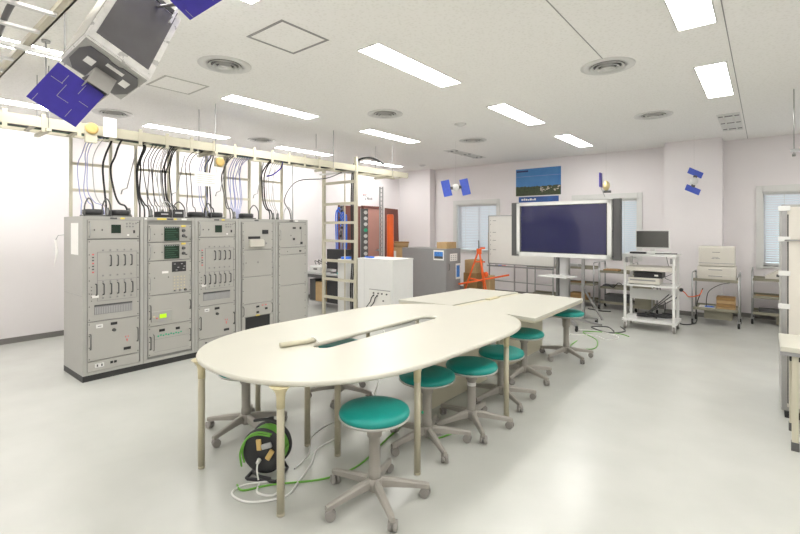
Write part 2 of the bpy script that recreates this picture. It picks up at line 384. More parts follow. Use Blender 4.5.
def type_a(t, outlets):
    toplabels(t, [(.275, 'dgrey', .032), (.36, 'yellow', .02)])
    p = pan(t, .042, 1.44, .522, 1.63)
    bx(p, 'display', 'screen', .252, 1.495, .342, 1.585, .004)
    for y, z in ((.10, 1.53), (.17, 1.53)): small(p, y, z, 'dgrey', .005, .008)
    for y, z in ((.40, 1.595), (.43, 1.6), (.46, 1.595), (.40, 1.565), (.43, 1.565), (.46, 1.565), (.49, 1.6)): small(p, y, z, 'mgrey', .007, .007)
    small(p, .47, 1.51, 'black', .008, .016, 'socket'); small(p, .41, 1.475, 'paper', .01, .008, 'label')
    handle(p, .058, 1.47, 1.60, 'steel', .02, .004); 
    p = pan(t, .042, .60, .522, 1.43)
    f = MB(); f.box((.003, .125, 1.30), (.007, .50, 1.304)); f.box((.003, .125, .80), (.007, .50, .804)); f.box((.003, .125, 1.01), (.007, .50, 1.014)); f.box((.003, .125, .80), (.007, .129, 1.304)); f.box((.003, .496, .80), (.007, .50, 1.304)); f.build('module_frame', 'mgrey', p)
    for y in (.242, .307, .373, .438): handle(p, y, 1.157, 1.267, 'dgrey')
    for y in (.113, .178, .245, .311, .375, .446): handle(p, y, .865, .977, 'dgrey')
    for z in (1.32, 1.06, .83, .998): 
        for j in range(5): small(p, .178+j*.066, z, 'mgrey', .006, .008)
    for j in range(7): small(p, .088, 1.28-.03*j, 'red' if j % 3 == 0 else 'dgrey', .008, .006)
    for j in range(5): small(p, .075, .95-.035*j, 'dgrey', .004, .004)
    bx(p, 'grille', 'mgrey', .10, .665, .45, .765, .004)
    s = MB()
    for j in range(22): s.box((.008, .105+j*.0156, .67), (.011, .113+j*.0156, .74))
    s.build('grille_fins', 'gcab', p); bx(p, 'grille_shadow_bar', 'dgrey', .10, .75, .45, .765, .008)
    small(p, .107, .852, 'paper', .03, .014, 'label')
    p = pan(t, .042, .20, .522, .592)
    small(p, .277, .552, 'black', .03, .014, 'display'); knob(p, .277, .485, .018)
    small(p, .145, .545, 'white', .03, .018, 'label'); small(p, .145, .545, 'dgrey', .016, .003, 'label_text').location.x = .003
    s = MB(); s.box((.003, .385, .385), (.006, .392, .40)); s.box((.003, .41, .385), (.006, .417, .40)); s.box((.003, .392, .36), (.006, .412, .367)); s.box((.003, .398, .34), (.006, .405, .36)); s.build('red_marks', 'red', p)
    small(p, .403, .268, 'black', .034, .014, 'switch')
    handle(p, .062, .32, .475, 'dsteel', .03, .006); handle(p, .50, .325, .472, 'dsteel', .03, .006)
    p = MB().box((-.013, .042, .094), (.004, .522, .192)).build('base_panel', 'rackp', t)
    if outlets:
        small(p, .145, .146, 'white', .04, .02, 'outlet'); small(p, .125, .146, 'dgrey', .006, .012, 'outlet_hole').location.x = .003; small(p, .165, .146, 'dgrey', .006, .012, 'outlet_hole').location.x = .003
        small(p, .255, .152, 'black', .012, .012, 'socket'); small(p, .29, .152, 'black', .012, .012, 'socket')
    else:
        small(p, .135, .150, 'dgrey', .012, .008, 'socket')
type_a(racks[0], True); type_a(racks[2], False)
t = racks[0]; MB().box((-.371, -.001, 1.275), (-.142, .002, 1.602)).build('side_label', 'paper', t); 
MB().box((-RD+.02, -.0005, .86), (-.02, .002, .864)).build('side_seam', 'mgrey', t)
pp = tag(MB().poly([(-5.93, 1.40, 1.33), (-5.99, 1.40, 1.43), (-5.90, 1.40, 1.42), (-5.84, 1.40, 1.30), (-5.99, 1.40, 1.12)]).build('hanging_paper', 'paper'), 'sheet of white paper hanging behind the left edge of the first cabinet', 'paper')
so = pp.modifiers.new('s', 'SOLIDIFY'); so.thickness = .002
tag(MB().tube([(-5.93, 1.40, 1.42), (-5.92, 1.42, 1.47), (-5.87, 1.50, 1.48)], .004).build('paper_hook', 'steel'), 'small steel hook holding the hanging paper', 'hook')
t = racks[1]
toplabels(t, [(.19, 'yellow', .05), (.28, 'dgrey', .032), (.34, 'yellow', .015), (.44, 'paper', .03), (.02, 'paper', .012)])
for z0, z1, a in ((1.392, 1.585, 1.40), (1.185, 1.382, 1.195)):
    p = pan(t, .044, z0, .524, z1)
    bx(p, 'display', 'screen', .214, a+.003, .382, a+.165, .006)
    s = MB()
    for j in range(6): s.box((.0105, .225, a+.02+.024*j), (.0115, .365-.02*(j % 3), a+.026+.024*j))
    s.build('display_text', 'dgrn', p)
    s = MB()
    for j in range(8): s.box((.0105, .22+.02*j, a+.15), (.013, .23+.02*j, a+.16))
    s.build('display_ticks', 'gcab', p)
    small(p, .43, a+.172, 'yellow', .025, .01, 'label'); knob(p, .43, a+.12, .019); knob(p, .43, a+.06, .019); knob(p, .46, a+.045, .008)
    for y in (.11, .19): small(p, y, a+.08, 'dgrey', .004, .006)
    handle(p, .06, z0+.03, z1-.03, 'steel', .02, .004); handle(p, .505, z0+.03, z1-.03, 'steel', .02, .004)
p = pan(t, .044, .80, .524, 1.176)
bx(p, 'display', 'black', .30, 1.045, .46, 1.16, .005)
s = MB()
for a, b in ((.32, 1.13), (.36, 1.09), (.40, 1.13), (.43, 1.10), (.34, 1.06), (.42, 1.07)): s.box((.009, a, b), (.0105, a+.02, b+.008))
s.build('display_marks', 'gcab', p)
bx(p, 'label', 'paper', .19, 1.035, .26, 1.06, .003)
s = MB()
for a in range(4):
    for b in range(5): s.box((.003, .32+a*.038, .84+b*.035), (.008, .334+a*.038, .852+b*.035))
s.build('terminal_block', 'legcap', p); knob(p, .45, .83, .014); knob(p, .39, .83, .010, 'mgrey'); knob(p, .33, .83, .010, 'mgrey')
handle(p, .06, .86, 1.0, 'steel', .02, .004); handle(p, .505, .86, 1.0, 'steel', .02, .004); small(p, .11, .99, 'dgrey', .004, .006); small(p, .26, .99, 'dgrey', .004, .006)
p = pan(t, .044, .455, .524, .792)
f = bx(p, 'control_unit', 'rack', .075, .50, .30, .615, .012, .003); bx(p, 'lime_display', 'lime', .16, .535, .232, .580, .018); small(p, .10, .56, 'legcap', .012, .008).location.x = .01; small(p, .13, .54, 'red', .008, .006).location.x = .01
handle(p, .062, .54, .69, 'dsteel', .03, .006); handle(p, .505, .60, .70, 'dsteel', .03, .006)
p = pan(t, .044, .12, .524, .447)
small(p, .19, .395, 'black', .03, .014, 'display'); small(p, .365, .39, 'black', .022, .014, 'display')
for j in range(10): small(p, .15+j*.028, .335+(j % 2)*.008, 'grn', .007, .008, 'green_label')
handle(p, .062, .20, .34, 'dsteel', .03, .006); handle(p, .10, .18, .36, 'dsteel', .02, .004); handle(p, .505, .22, .36, 'dsteel', .03, .006)
f = MB(); f.box((.003, .11, .16), (.006, .49, .163)); f.box((.003, .11, .30), (.006, .49, .303)); f.build('inner_frame', 'mgrey', p)
t = racks[3]
toplabels(t, [(.27, 'dgrey', .03)])
p = pan(t, .055, 1.262, .525, 1.63)
bx(p, 'slot', 'black', .142, 1.405, .323, 1.438, .004)
q = MB(); q.box((.003, .15, 1.30), (.05, .365, 1.385), bev=.008); q.box((.03, .14, 1.375), (.06, .34, 1.40)); q.build('chart_recorder', 'printer', p)
bx(p, 'display', 'black', .355, 1.47, .448, 1.525, .006); small(p, .42, 1.34, 'mgrey', .008, .012)
handle(p, .07, 1.30, 1.46, 'steel', .02, .004)
p = pan(t, .055, .905, .525, 1.255); small(p, .11, 1.09, 'dgrey', .004, .006); small(p, .29, 1.09, 'mgrey', .006, .012); handle(p, .07, 1.0, 1.2, 'steel', .02, .004); handle(p, .51, 1.0, 1.2, 'steel', .02, .004)
p = pan(t, .055, .545, .525, .898)
p = pan(t, .055, .375, .525, .538); small(p, .285, .495, 'black', .022, .012, 'display'); small(p, .285, .42, 'black', .018, .014, 'socket'); small(p, .417, .455, 'black', .018, .014, 'socket'); small(p, .36, .505, 'red', .012, .005, 'label'); small(p, .41, .505, 'red', .012, .005, 'label')
handle(p, .07, .40, .51, 'dsteel', .02, .005); handle(p, .51, .40, .51, 'dsteel', .02, .005)
small(p, .285, .381, 'yellow', .03, .006, 'label')
MB().box((-.014, .10, .16), (.002, .476, .365)).build('open_bay', 'black', t)
f = MB(); f.box((-.013, .055, .12), (.004, .10, .37)); f.box((-.013, .476, .12), (.004, .525, .37)); f.box((-.013, .10, .12), (.004, .476, .16)); f.build('bay_frame', 'rackp', t)
t = racks[4]
toplabels(t, [(.27, 'dgrey', .03), (.36, 'paper', .03)])
p = pan(t, .052, 1.275, .53, 1.625)
for y, z, w, h in ((.318, 1.55, .025, .012), (.43, 1.55, .014, .018), (.312, 1.39, .016, .016), (.448, 1.33, .018, .018), (.26, 1.44, .004, .006)): small(p, y, z, 'black', w, h, 'socket')
s = MB(); s.box((.003, .445, 1.36), (.006, .449, 1.52)); s.box((.003, .33, 1.31), (.006, .445, 1.314)); s.build('circuit_line', 'mgrey', p); handle(p, .075, 1.38, 1.52, 'steel', .02, .004)
p = pan(t, .052, 1.172, .53, 1.267); small(p, .426, 1.215, 'black', .016, .01, 'socket'); small(p, .20, 1.215, 'dgrey', .004, .004)
p = pan(t, .052, .735, .53, 1.165); p = pan(t, .052, .12, .53, .728)

# things on cabinet tops
def fan(label, y, w=.19):
    t = thing('cooling_fan', label, 'fan', (-5.50, y, RH), 0, 'black cooling fans on cabinet tops')
    MB().box((-.09, -w/2, 0), (.09, w/2, .018)).build('base', 'dsteel', t)
    MB().lathe([(.088, .018), (.095, .03), (.095, .07), (.08, .075), (.078, .03)], 24).build('shroud', 'black', t)
    g = MB()
    for r_ in (.03, .055, .078): g.lathe([(r_, .074), (r_+.004, .074), (r_+.004, .078), (r_, .078)], 20)
    g.box((-.08, -.003, .073), (.08, .003, .077)); g.box((-.003, -.08, .073), (.003, .08, .077)); g.build('guard', 'dsteel', t)
for y, l in ((1.62, 'black round fan on first cabinet, left one'), (1.87, 'black round fan on first cabinet, right one'), (2.72, 'black round fan on third cabinet, left one'), (2.97, 'black round fan on third cabinet, right one'), (3.42, 'black round fan on the fourth cabinet')): fan(l, y)
for y, h, l in ((2.31, .07, 'black connector box on second cabinet, left one'), (2.47, .10, 'black connector box on second cabinet, right one with white label')):
    t = thing('connector_box', l, 'connector box', (-5.47, y, RH), 0, 'black connector boxes on the second cabinet')
    MB().box((-.06, -.065, 0), (.06, .065, h), bev=.006).build('case', 'black', t)
    MB().box((.06, -.04, h*.5), (.062, .04, h*.7)).build('label', 'gcab', t)

# ------------------------------------------------------------------ overhead cable tray
TX0, TX1, TY0, TY1, TZ = -5.70, -5.35, -1.2, 6.81, 2.51
t = thing('cable_tray', 'long cream overhead cable tray above the row of grey cabinets', 'cable tray', (-5.525, 0, TZ))
def chan(x, s): 
    m = MB(); m.box((x-.004, TY0, 0), (x+.004, TY1, .10)); m.box((min(x, x+s*.03), TY0, 0), (max(x, x+s*.03), TY1, .006)); m.box((min(x, x+s*.03), TY0, .094), (max(x, x+s*.03), TY1, .10)); return m
chan(-.175, 1).build('side_rail', 'cream', t); chan(.175, -1).build('side_rail', 'cream', t)
y = TY0+.2
while y < TY1: MB().box((-.17, y-.02, .0), (.17, y+.02, .012)).build('rung', 'cream', t); y += .35
MB().box((-.05, TY1-.001, .02), (.17, TY1+.012, .09)).build('end_cap', 'dgrey', t)
y = .6
while y < 4.7:
    MB().box((.176, y-.018, -.04), (.184, y+.018, .13)).build('clamp', 'cream', t); y += .285
for yy in (1.2, 2.88, 4.85, 6.3):
    for xx in (-.21, .21):
        MB().cyl((xx, yy, -.04), (xx, yy, HC-TZ), .005, n=6).build('hanger_rod', 'gcab', t)
    MB().box((-.23, yy-.02, -.035), (.23, yy+.02, -.005)).build('cross_bar', 'cream', t)
# cables lying in the tray
random.seed(3)
for i, (m, l) in enumerate((('rub', 'thick black cable lying in the overhead tray nearest the front rail'), ('dgrey', 'dark grey cable lying along the middle of the overhead tray'), ('black', 'black cable lying along the overhead tray near the wall side'), ('dgrn', 'thin dark green cable lying in the overhead tray'), ('blue', 'blue cable lying in the overhead tray over the fourth cabinet'))):
    xx = -5.42-.055*i; r_ = .027 if i < 3 else .008
    a, b = (2.9, 3.9) if m == 'blue' else (TY0+.05, 6.3-.3*i)
    if m == 'blue': r_ = .02; xx = -5.40
    pts = [(xx+random.uniform(-.015, .015), a+(b-a)*j/24, TZ+.0125+r_+(0 if m != 'blue' else .06)) for j in range(25)]
    tag(MB().tube(pts, r_).build('tray_cable', m), l, 'cable', 'cables lying in the overhead tray')
# cable ladders between tray and cabinets
def lad(y0, label):
    t = thing('cable_ladder', label, 'cable ladder', (-5.68, y0, RH), 0, 'cream cable ladders standing on the cabinets')
    for yy in (0, .37): MB().box((-.02, yy, 0), (.02, yy+.022, TZ-RH)).build('upright', 'cream', t)
    for zz in (.27, .55): MB().box((-.012, .022, zz), (.012, .37, zz+.028)).build('rung', 'creamd', t)
    return t
LD = [1.46, 2.09, 2.57, 3.20, 3.75]
nm5 = ['first', 'second', 'third', 'fourth', 'fifth']
ld = None
for k, y in enumerate(LD):
    lb_ = 'cream cable ladder standing on the %s cabinet under the tray' % nm5[k]
    if ld is None: ld = lad(y, lb_)
    else: dup(ld, (-5.68, y, RH), 0, lb_)
for k, (y, z) in enumerate(((1.98, 1.98), (2.53, 1.97), (3.10, 2.02), (3.66, 2.02))):
    tag(MB().tube([(-5.60, y+.10, z+.48), (-5.60, y, z+.02), (-5.62, y-.04, z), (-5.63, y-.05, z-.05)], .006).build('stay_rod', 'steel'), 'thin slanting steel rod in the gap right of the %s cable ladder' % nm5[k], 'rod', 'stay rods between cable ladders')
def drop(y0, y1, m, r, label, group, xa=-5.62, sag=.06, zb=RH+.03, name='cable'):
    j1, j2, j3 = [random.uniform(-.022, .022) for _ in range(3)]
    pts = spline([(-5.52, y0+.02+sag, TZ+.03), (-5.58, y0+.03, TZ-.04), (xa, y0-.01+j1, TZ-.17), (xa, y0-.02+j2, 2.20), (xa, y0-.005+j3, 1.95), (xa+.02, y0+(y1-y0)*.35, 1.83), (-5.57, y0+(y1-y0)*.8, 1.80), (-5.56, y1, 1.74), (-5.56, y1, zb)], 5)
    return tag(MB().tube(pts, r).build(name, m), label, 'cable', group)
def bundle(y, n, dy, ends, m, r, label, group, sag=.06):
    r *= .72
    for i in range(n):
      lb2 = label if n == 1 else label+', '+(['left one', 'right one'] if n == 2 else ['leftmost', 'second from left', 'third from left', 'fourth from left', 'fifth from left', 'sixth from left', 'rightmost'])[i if i < n-1 else -1]
      drop(y+dy*i, ends[0]+(ends[1]-ends[0])*i/max(1, n-1), m, r, lb2, group, xa=-5.62+.006*(i % 3), sag=sag*(1+.5*i), zb=RH+.003)
bundle(1.555, 3, .03, (1.53, 1.74), 'pblue', .006, 'thin pale blue cable over the left fan of the first cabinet', 'pale blue cables over the first cabinet')
bundle(1.68, 1, .03, (1.76, 1.76), 'gcab', .006, 'thin grey cable dropping onto the first cabinet', None)
bundle(1.775, 2, .085, (1.76, 1.97), 'rub', .014, 'thick black cable dropping from the tray to the first cabinet', 'thick black cables over the first cabinet', .02)
bundle(2.115, 3, .012, (2.10, 2.2), 'rub', .012, 'black cable in the left bundle over the second cabinet', 'left black bundle over the second cabinet', -.02)
bundle(2.19, 4, .035, (2.22, 2.33), 'dgrey', .008, 'dark grey cable fanning down to the second cabinet', 'dark grey cables over the second cabinet', .03)
bundle(2.33, 4, .018, (2.36, 2.44), 'gcab', .007, 'light grey cable over the second cabinet', 'light grey cables over the second cabinet', .03)
bundle(2.40, 4, .02, (2.44, 2.52), 'black', .011, 'black cable in the right bundle over the second cabinet', 'right black bundle over the second cabinet', .02)
bundle(2.66, 2, .06, (2.64, 2.75), 'black', .007, 'black cable curving to the left fan of the third cabinet', 'thin black cables over the third cabinet', .10)
bundle(2.84, 3, .035, (2.84, 2.93), 'pblue', .006, 'pale blue cable behind the white notice over the third cabinet', 'pale blue cables over the third cabinet', .03)
bundle(2.93, 2, .03, (2.86, 2.99), 'rub', .011, 'black cable dropping beside the white notice to the third cabinet', 'black cables beside the white notice', -.03)
bundle(3.17, 2, .02, (3.22, 3.26), 'dgrey', .010, 'dark cable curving to the left side of fourth cabinet', 'dark cables over the fourth cabinet', .05)
bundle(3.25, 7, .028, (3.26, 3.36), 'pblue', .007, 'pale lavender cable in the bundle over the fourth cabinet', 'lavender bundle over the fourth cabinet', .03)
bundle(3.78, 2, .022, (3.84, 3.88), 'rub', .013, 'thick black cable dropping to the fifth cabinet', 'thick black cables over the fifth cabinet', .04)
bundle(3.86, 4, .035, (3.88, 3.98), 'gcab', .006, 'light grey cable dropping to the fifth cabinet', 'light grey cables over the fifth cabinet', .03)
tag(MB().tube(spline([(-5.54, 4.05, TZ+.03), (-5.45, 3.95, 2.42), (-5.50, 3.85, 2.32), (-5.58, 3.80, 2.30)]), .010).build('cable', 'solar'), 'dark blue cable curving off the tray over the fifth cabinet', 'cable')
tag(MB().tube(spline([(-5.6, 5.3, 2.50), (-5.55, 4.9, 2.36), (-5.5, 4.35, 2.28), (-5.5, 4.15, 2.15), (-5.5, 4.05, 1.95), (-5.5, 4.14, 1.80), (-5.5, 4.17, 1.673)]), .008).build('cable', 'dgrey'), 'thin dark cable looping from the tray to the right end of the fifth cabinet', 'cable')
tag(MB().cyl((-5.5, 4.20, 1.67), (-5.5, 4.20, 2.50), .008).build('conduit', 'steel'), 'thin upright conduit on the right end of fifth cabinet', 'conduit')
con = [(-5.56, 1.76), (-5.56, 1.97), (-5.56, 2.20), (-5.56, 2.33), (-5.56, 2.88), (-5.56, 3.25), (-5.56, 3.86), (-5.56, 3.94)]
for i, (a, b) in enumerate(con):
    tag(MB().lathe([(.024, 0), (.024, .03), (.017, .035), (.017, .08), (.012, .085), (.012, .10)], 12, (a+.05, b, RH)).build('cable_connector', 'dsteel'), ['dark cable connector between the two fans of the first cabinet', 'dark cable connector at the right end on top of the first cabinet', 'dark cable connector at the left end on top of the second cabinet', 'dark cable connector left of the black boxes on the second cabinet', 'dark cable connector between the fans of the third cabinet', 'dark cable connector at the left end on top of the fourth cabinet', 'dark cable connector on top of the fifth cabinet, left one', 'dark cable connector on top of the fifth cabinet, right one'][i], 'connector', 'cable connectors on cabinet tops')
for i, (ya, yb, l) in enumerate(((1.60, 1.52, 'small dark cable loop over the left fan of the first cabinet'), (1.68, 1.76, 'small dark cable loop between the fans of the first cabinet'), (2.26, 2.40, 'grey cable loop between the black boxes on the second cabinet'), (2.40, 2.55, 'dark cable loop arching right over the black boxes of the second cabinet'),
   (2.80, 2.88, 'small dark cable loop between the fans of the third cabinet'), (3.42, 3.56, 'small dark cable loop over the fan of the fourth cabinet'), (3.98, 4.12, 'pale cable loop on top of the fifth cabinet'))):
    tag(MB().tube(spline([(-5.42, ya, RH+.003), (-5.42, ya+(yb-ya)*.05, RH+.12), (-5.42, (ya+yb)/2, RH+.19), (-5.42, yb-(yb-ya)*.05, RH+.12), (-5.42, yb, RH+.003)]), .007).build('cable_loop', 'gcab' if i in (2, 6) else 'dgrey'), l, 'cable')
# notice and discs
t = thing('hanging_notice', 'white printed notice hung under the tray over the third cabinet', 'notice', (-5.34, 2.787, 2.15))
MB().box((-.002, -.16, -.085), (.002, .16, .085)).build('sheet', 'paper', t)
s = MB()
for j in range(5): s.box((.002, -.13, .05-.025*j), (.003, .10-.04*(j % 2), .055-.025*j))
s.build('printed_lines', 'gcab', t)
s = MB(); s.box((-.002, -.12, .085), (.001, -.115, .36)); s.box((-.002, .12, .085), (.001, .125, .36)); s.build('string', 'wcab', t)
for y, z, l in ((1.55, 2.56, 'round yellow fluted disc on the tray above the first cabinet'), (2.93, 2.38, 'round yellow fluted disc above the white notice')):
    t = thing('yellow_disc', l, 'disc', (-5.30, y, z))
    MB().lathe([(.06, 0), (.058, .01), (.045, .02), (.02, .014)], 20, ax='x').build('face', 'disc', t)
    MB().box((-.05, -.05, -.14 if z > 2.5 else -.06), (-.001, .05, .05)).build('bracket', 'cream', t)
t = tag(MB().box((-5.33, 1.66, 2.50), (-5.31, 1.78, 2.70)).build('white_tag', 'paper'), 'blank white card standing on the tray rail right of the yellow disc', 'card')

# rack ladder tower
t = thing('ladder_rack', 'tall cream open ladder frame standing under the tray beside the white cabinet', 'ladder rack', (-5.36, 5.4, 0))
MB().box((-.03, -.02, 0), (.03, .02, 2.75)).build('upright', 'cream', t); MB().box((-.84, -.02, 0), (-.78, .02, 2.58)).build('upright', 'cream', t)
MB().box((-.296, .01, 0), (-.284, .03, 2.55)).build('thin_upright', 'creamd', t)
for z in (.30, .62, .95, 1.30, 1.62, 1.95, 2.32): MB().box((-.78, -.02, z), (-.03, .02, z+.045)).build('rung', 'cream', t)
MB().box((-.9, -.03, 2.50), (.02, .03, 2.53)).build('top_bar', 'white', t)
for i, (dx, zz) in enumerate(((-.12, .25), (-.16, .2))):
    tag(MB().tube(spline([(-5.36+dx+.45, 5.75+i*.05, TZ+.12), (-5.36+dx+.28, 5.62, TZ+.24), (-5.36+dx+.05, 5.50, TZ+.18), (-5.36+dx, 5.46, 2.40), (-5.36+dx, 5.45, 1.6), (-5.36+dx+.02, 5.45, 1.0), (-5.36+dx-.01, 5.44, .5), (-5.36+dx, 5.45, .02)]), .013).build('cable', 'rub'), ['thick black cable running down inside the ladder frame, nearer the right upright', 'thick black cable running down the ladder frame, left of its twin'][i], 'cable')

# overhead cross ladder (upper left)
t = thing('overhead_ladder', 'galvanised overhead cable ladder crossing the upper left corner', 'cable ladder', (-3.6, .7, 2.70))
for yy in (0, -.5):
    r_ = MB(); r_.box((-2.2, yy-.02, 0), (3.0, yy+.025, .012)); r_.box((-2.2, yy+.015, 0), (3.0, yy+.025, .09)); r_.build('side_rail', 'creamd', t)
for i in range(15): MB().box((-2.03+i*.335-.016, -.5, -.016), (-2.03+i*.335+.016, .0, .0)).build('rung', 'white', t)
MB().box((.02, -.7, -.045), (.05, .22, -.018)).build('support_bar', 'white', t)
MB().cyl((.035, .19, -.08), (.035, .19, HC-2.70), .005, n=6).build('hanger_rod', 'gcab', t); MB().cyl((.035, -.66, -.08), (.035, -.66, HC-2.70), .005, n=6).build('hanger_rod', 'gcab', t)
for i, (yy, r_) in enumerate(((-.16, .016), (-.30, .011))):
    tag(MB().tube(spline([(-5.5, .7+yy, 2.70+r_), (-4.6, .7+yy-.02, 2.70+r_), (-3.8, .7+yy+.03, 2.70+r_), (-3.0, .7+yy-.01, 2.70+r_), (-1.8, .7+yy, 2.70+r_)]), r_).build('cable', 'dgrey'), ['thick dark cable on the overhead ladder in the upper left corner', 'thinner dark cable on the overhead ladder in the upper left corner'][i], 'cable')
tag(MB().cyl((-4.6, 1.02, 2.62), (-4.6, 1.02, HC), .006, n=6).cyl((-4.6, 1.02, HC-.02), (-4.6, 1.02, HC), .03).build('hanger_rod', 'gcab'), 'thin hanger rod from the ceiling above the left end of the tray', 'rod')
# tray end at the right edge
t = thing('tray_hanger', 'steel hanger rods with cross bar at the upper right edge', 'hanger', (.25, 6.65, 2.40))
MB().cyl((0, 0, -.03), (0, 0, .70), .006, n=6).build('rod', 'steel', t); MB().lathe([(.016, -.05), (.016, -.02), (.008, -.018)], 10).build('nut', 'dsteel', t)
MB().box((-.03, -.02, 0), (.85, .02, .03)).build('cross_bar', 'steel', t); MB().cyl((.8, 0, -.03), (.8, 0, .70), .006, n=6).build('rod', 'steel', t)
MB().box((.10, -1.6, .30), (.12, .5, .40)).build('side_rail', 'cream', t); MB().cyl((.09, -.8, .0), (.09, -.8, .70), .006, n=6).build('rod', 'steel', t)
MB().box((.62, -1.6, .30), (.64, .5, .40)).build('side_rail', 'cream', t)
for q in range(5): MB().box((.12, -1.4+q*.4, .31), (.62, -1.36+q*.4, .33)).build('rung', 'cream', t)
MB().box((.06, -.83, -.01), (.8, -.79, .02)).build('cross_bar', 'steel', t); MB().cyl((.7, -.8, .0), (.7, -.8, .70), .006, n=6).build('rod', 'steel', t)

# ------------------------------------------------------------------ hanging satellite model (large)
Uv, Pv, Qv = Vector((-.0028, .8957, -.4446)), Vector((-.2131, .4339, .8754)), Vector((-.977, -.0972, -.1897))
A = Vector((-2.4213, .6811, 2.439)); sw, sd, sl = .315, .298, .4845
B = A+Uv*sw; Dd = A+Qv*sd; Cc = B+Qv*sd
cen = A+Uv*sw/2+Qv*sd/2+Pv*sl/2
t = thing('satellite_model', 'large silver foil satellite model with blue panels hanging at the upper left', 'satellite model', cen)
def L(p): return tuple(Vector(p)-cen)
def cell(u, p, q): return L(A+Uv*(u*sw)+Pv*(p*sl)+Qv*(q*sd))     # 0..1 coordinates in the body
def sbox(name, m, u0, u1, p0, p1, q0, q1, bev=0):
    mb = MB(); vs = [mb.bm.verts.new(cell(u, p, q)) for q in (q0, q1) for (u, p) in ((u0, p0), (u1, p0), (u1, p1), (u0, p1))]
    fs = [mb.bm.faces.new([vs[i] for i in f]) for f in ((3,2,1,0),(4,5,6,7),(0,1,5,4),(1,2,6,5),(2,3,7,6),(3,0,4,7))]
    if bev: bmesh.ops.bevel(mb.bm, geom=list(mb.bm.edges), offset=bev, segments=2, affect='EDGES')
    return mb.build(name, m, t)
sbox('body', 'foil', 0, 1, 0, 1, 0, 1, .008)
sbox('dark_panel', 'satd', .095, .905, .10, .93, -.012, .01)
sbox('side_panel', 'rackp', -.01, .0, .04, .96, .06, .94)
sbox('end_frame', 'rack', .03, .97, -.012, .0, .04, .96)
e = MB()
pl = [(.06, .34), (.14, .12), (.40, .12), (.46, .16), (.58, .16), (.62, .12), (.86, .12), (.95, .3), (.95, .66), (.84, .90), (.62, .90), (.5, .82), (.36, .90), (.18, .90), (.06, .70)]
a = [e.bm.verts.new(cell(u, -.014, q)) for u, q in pl]; b = [e.bm.verts.new(cell(u, -.028, q)) for u, q in pl]
for i in range(len(pl)): e.bm.faces.new((a[i], a[(i+1) % len(pl)], b[(i+1) % len(pl)], b[i]))
e.bm.faces.new(a); e.bm.faces.new(b); e.build('end_plate', 'satd', t)
for u0, u1, q0, q1 in ((.20, .33, .36, .54), (.74, .86, .36, .54), (.44, .70, .22, .30)): sbox('foil_patch', 'foil', u0, u1, -.034, -.02, q0, q1)
# open hood
h = MB(); u0, u1, q0, q1, p1, p0 = .385, .70, .50, .90, -.03, -.23
def wallq(*c4): h.poly([cell(*c_) for c_ in c4])
wallq((u0, p1, q0), (u1, p1, q0), (u1, p0, q0), (u0, p0, q0)); wallq((u0, p1, q1), (u1, p1, q1), (u1, p0, q1), (u0, p0, q1))
wallq((u0, p1, q0), (u0, p0, q0), (u0, p0, q1), (u0, p1, q1)); wallq((u1, p1, q0), (u1, p0, q0), (u1, p0, q1), (u1, p1, q1))
sbox('hood_floor', 'mgrey', u0+.01, u1-.01, -.10, -.05, q0+.01, q1-.01)
ho = h.build('sensor_hood', 'rackp', t); so = ho.modifiers.new('s', 'SOLIDIFY'); so.thickness = .004
sbox('recess_block', 'black', .38, .90, .945, 1.0, -.02, .0); sbox('strut', 'foil', .84, .88, .80, 1.06, -.05, -.02)
def wing(name, pts):
    m = MB(); m.poly([L(p) for p in pts]); o = m.build(name, 'solar', t); so = o.modifiers.new('s', 'SOLIDIFY'); so.thickness = .006; so.offset = 0
    P0, P1, P2, P3 = [Vector(L(p)) for p in pts]; n = (P1-P0).cross(P3-P0).normalized()*.0045
    def bl(a, b): return P0.lerp(P1, a).lerp(P3.lerp(P2, a), b)
    g = MB()
    for a0, b0, a1, b1 in ((.33, .06, .33, .30), (.62, .36, .62, .60), (.30, .36, .62, .36), (.06, .62, .33, .62), (.10, .28, .34, .28), (.70, .72, .92, .72), (.45, .72, .45, .92), (.80, .10, .98, .10)):
        g.bar(bl(a0, b0)+n, bl(a1, b1)+n, .0022, .0006, n); g.bar(bl(a0, b0)-n, bl(a1, b1)-n, .0022, .0006, n)
    g.build('cell_lines', 'gcab', o)
wing('solar_wing', [(-2.5804, .6187, 2.3312), (-2.6751, .5192, 2.1644), (-2.6998, .7182, 2.0597), (-2.6052, .8177, 2.2265)])
K = Vector((-2.338, 1.126, 2.641)); Vw = Vector((-.0247, .199, -.1047)); Dw = (Vector((-2.229, 1.216, 2.73))-K)*1.35
wing('solar_wing', [K-Vw*1.15, K, K+Dw, K+Dw-Vw*1.15])
MB().tube([L(Vector((-2.59, .72, 2.28))), cell(.5, 0, .5)], .008).build('yoke', 'satd', t); MB().tube([cell(.5, 1, .5), L(K-Vw*.4+Dw*.05)], .008).build('yoke', 'satd', t)
MB().tube([cell(.5, .9, .95), (0, 0, HC-cen.z)], .0012, 5).tube([cell(.9, .9, .5), (.1, .1, HC-cen.z)], .0012, 5).build('suspension_wire', 'gcab', t)

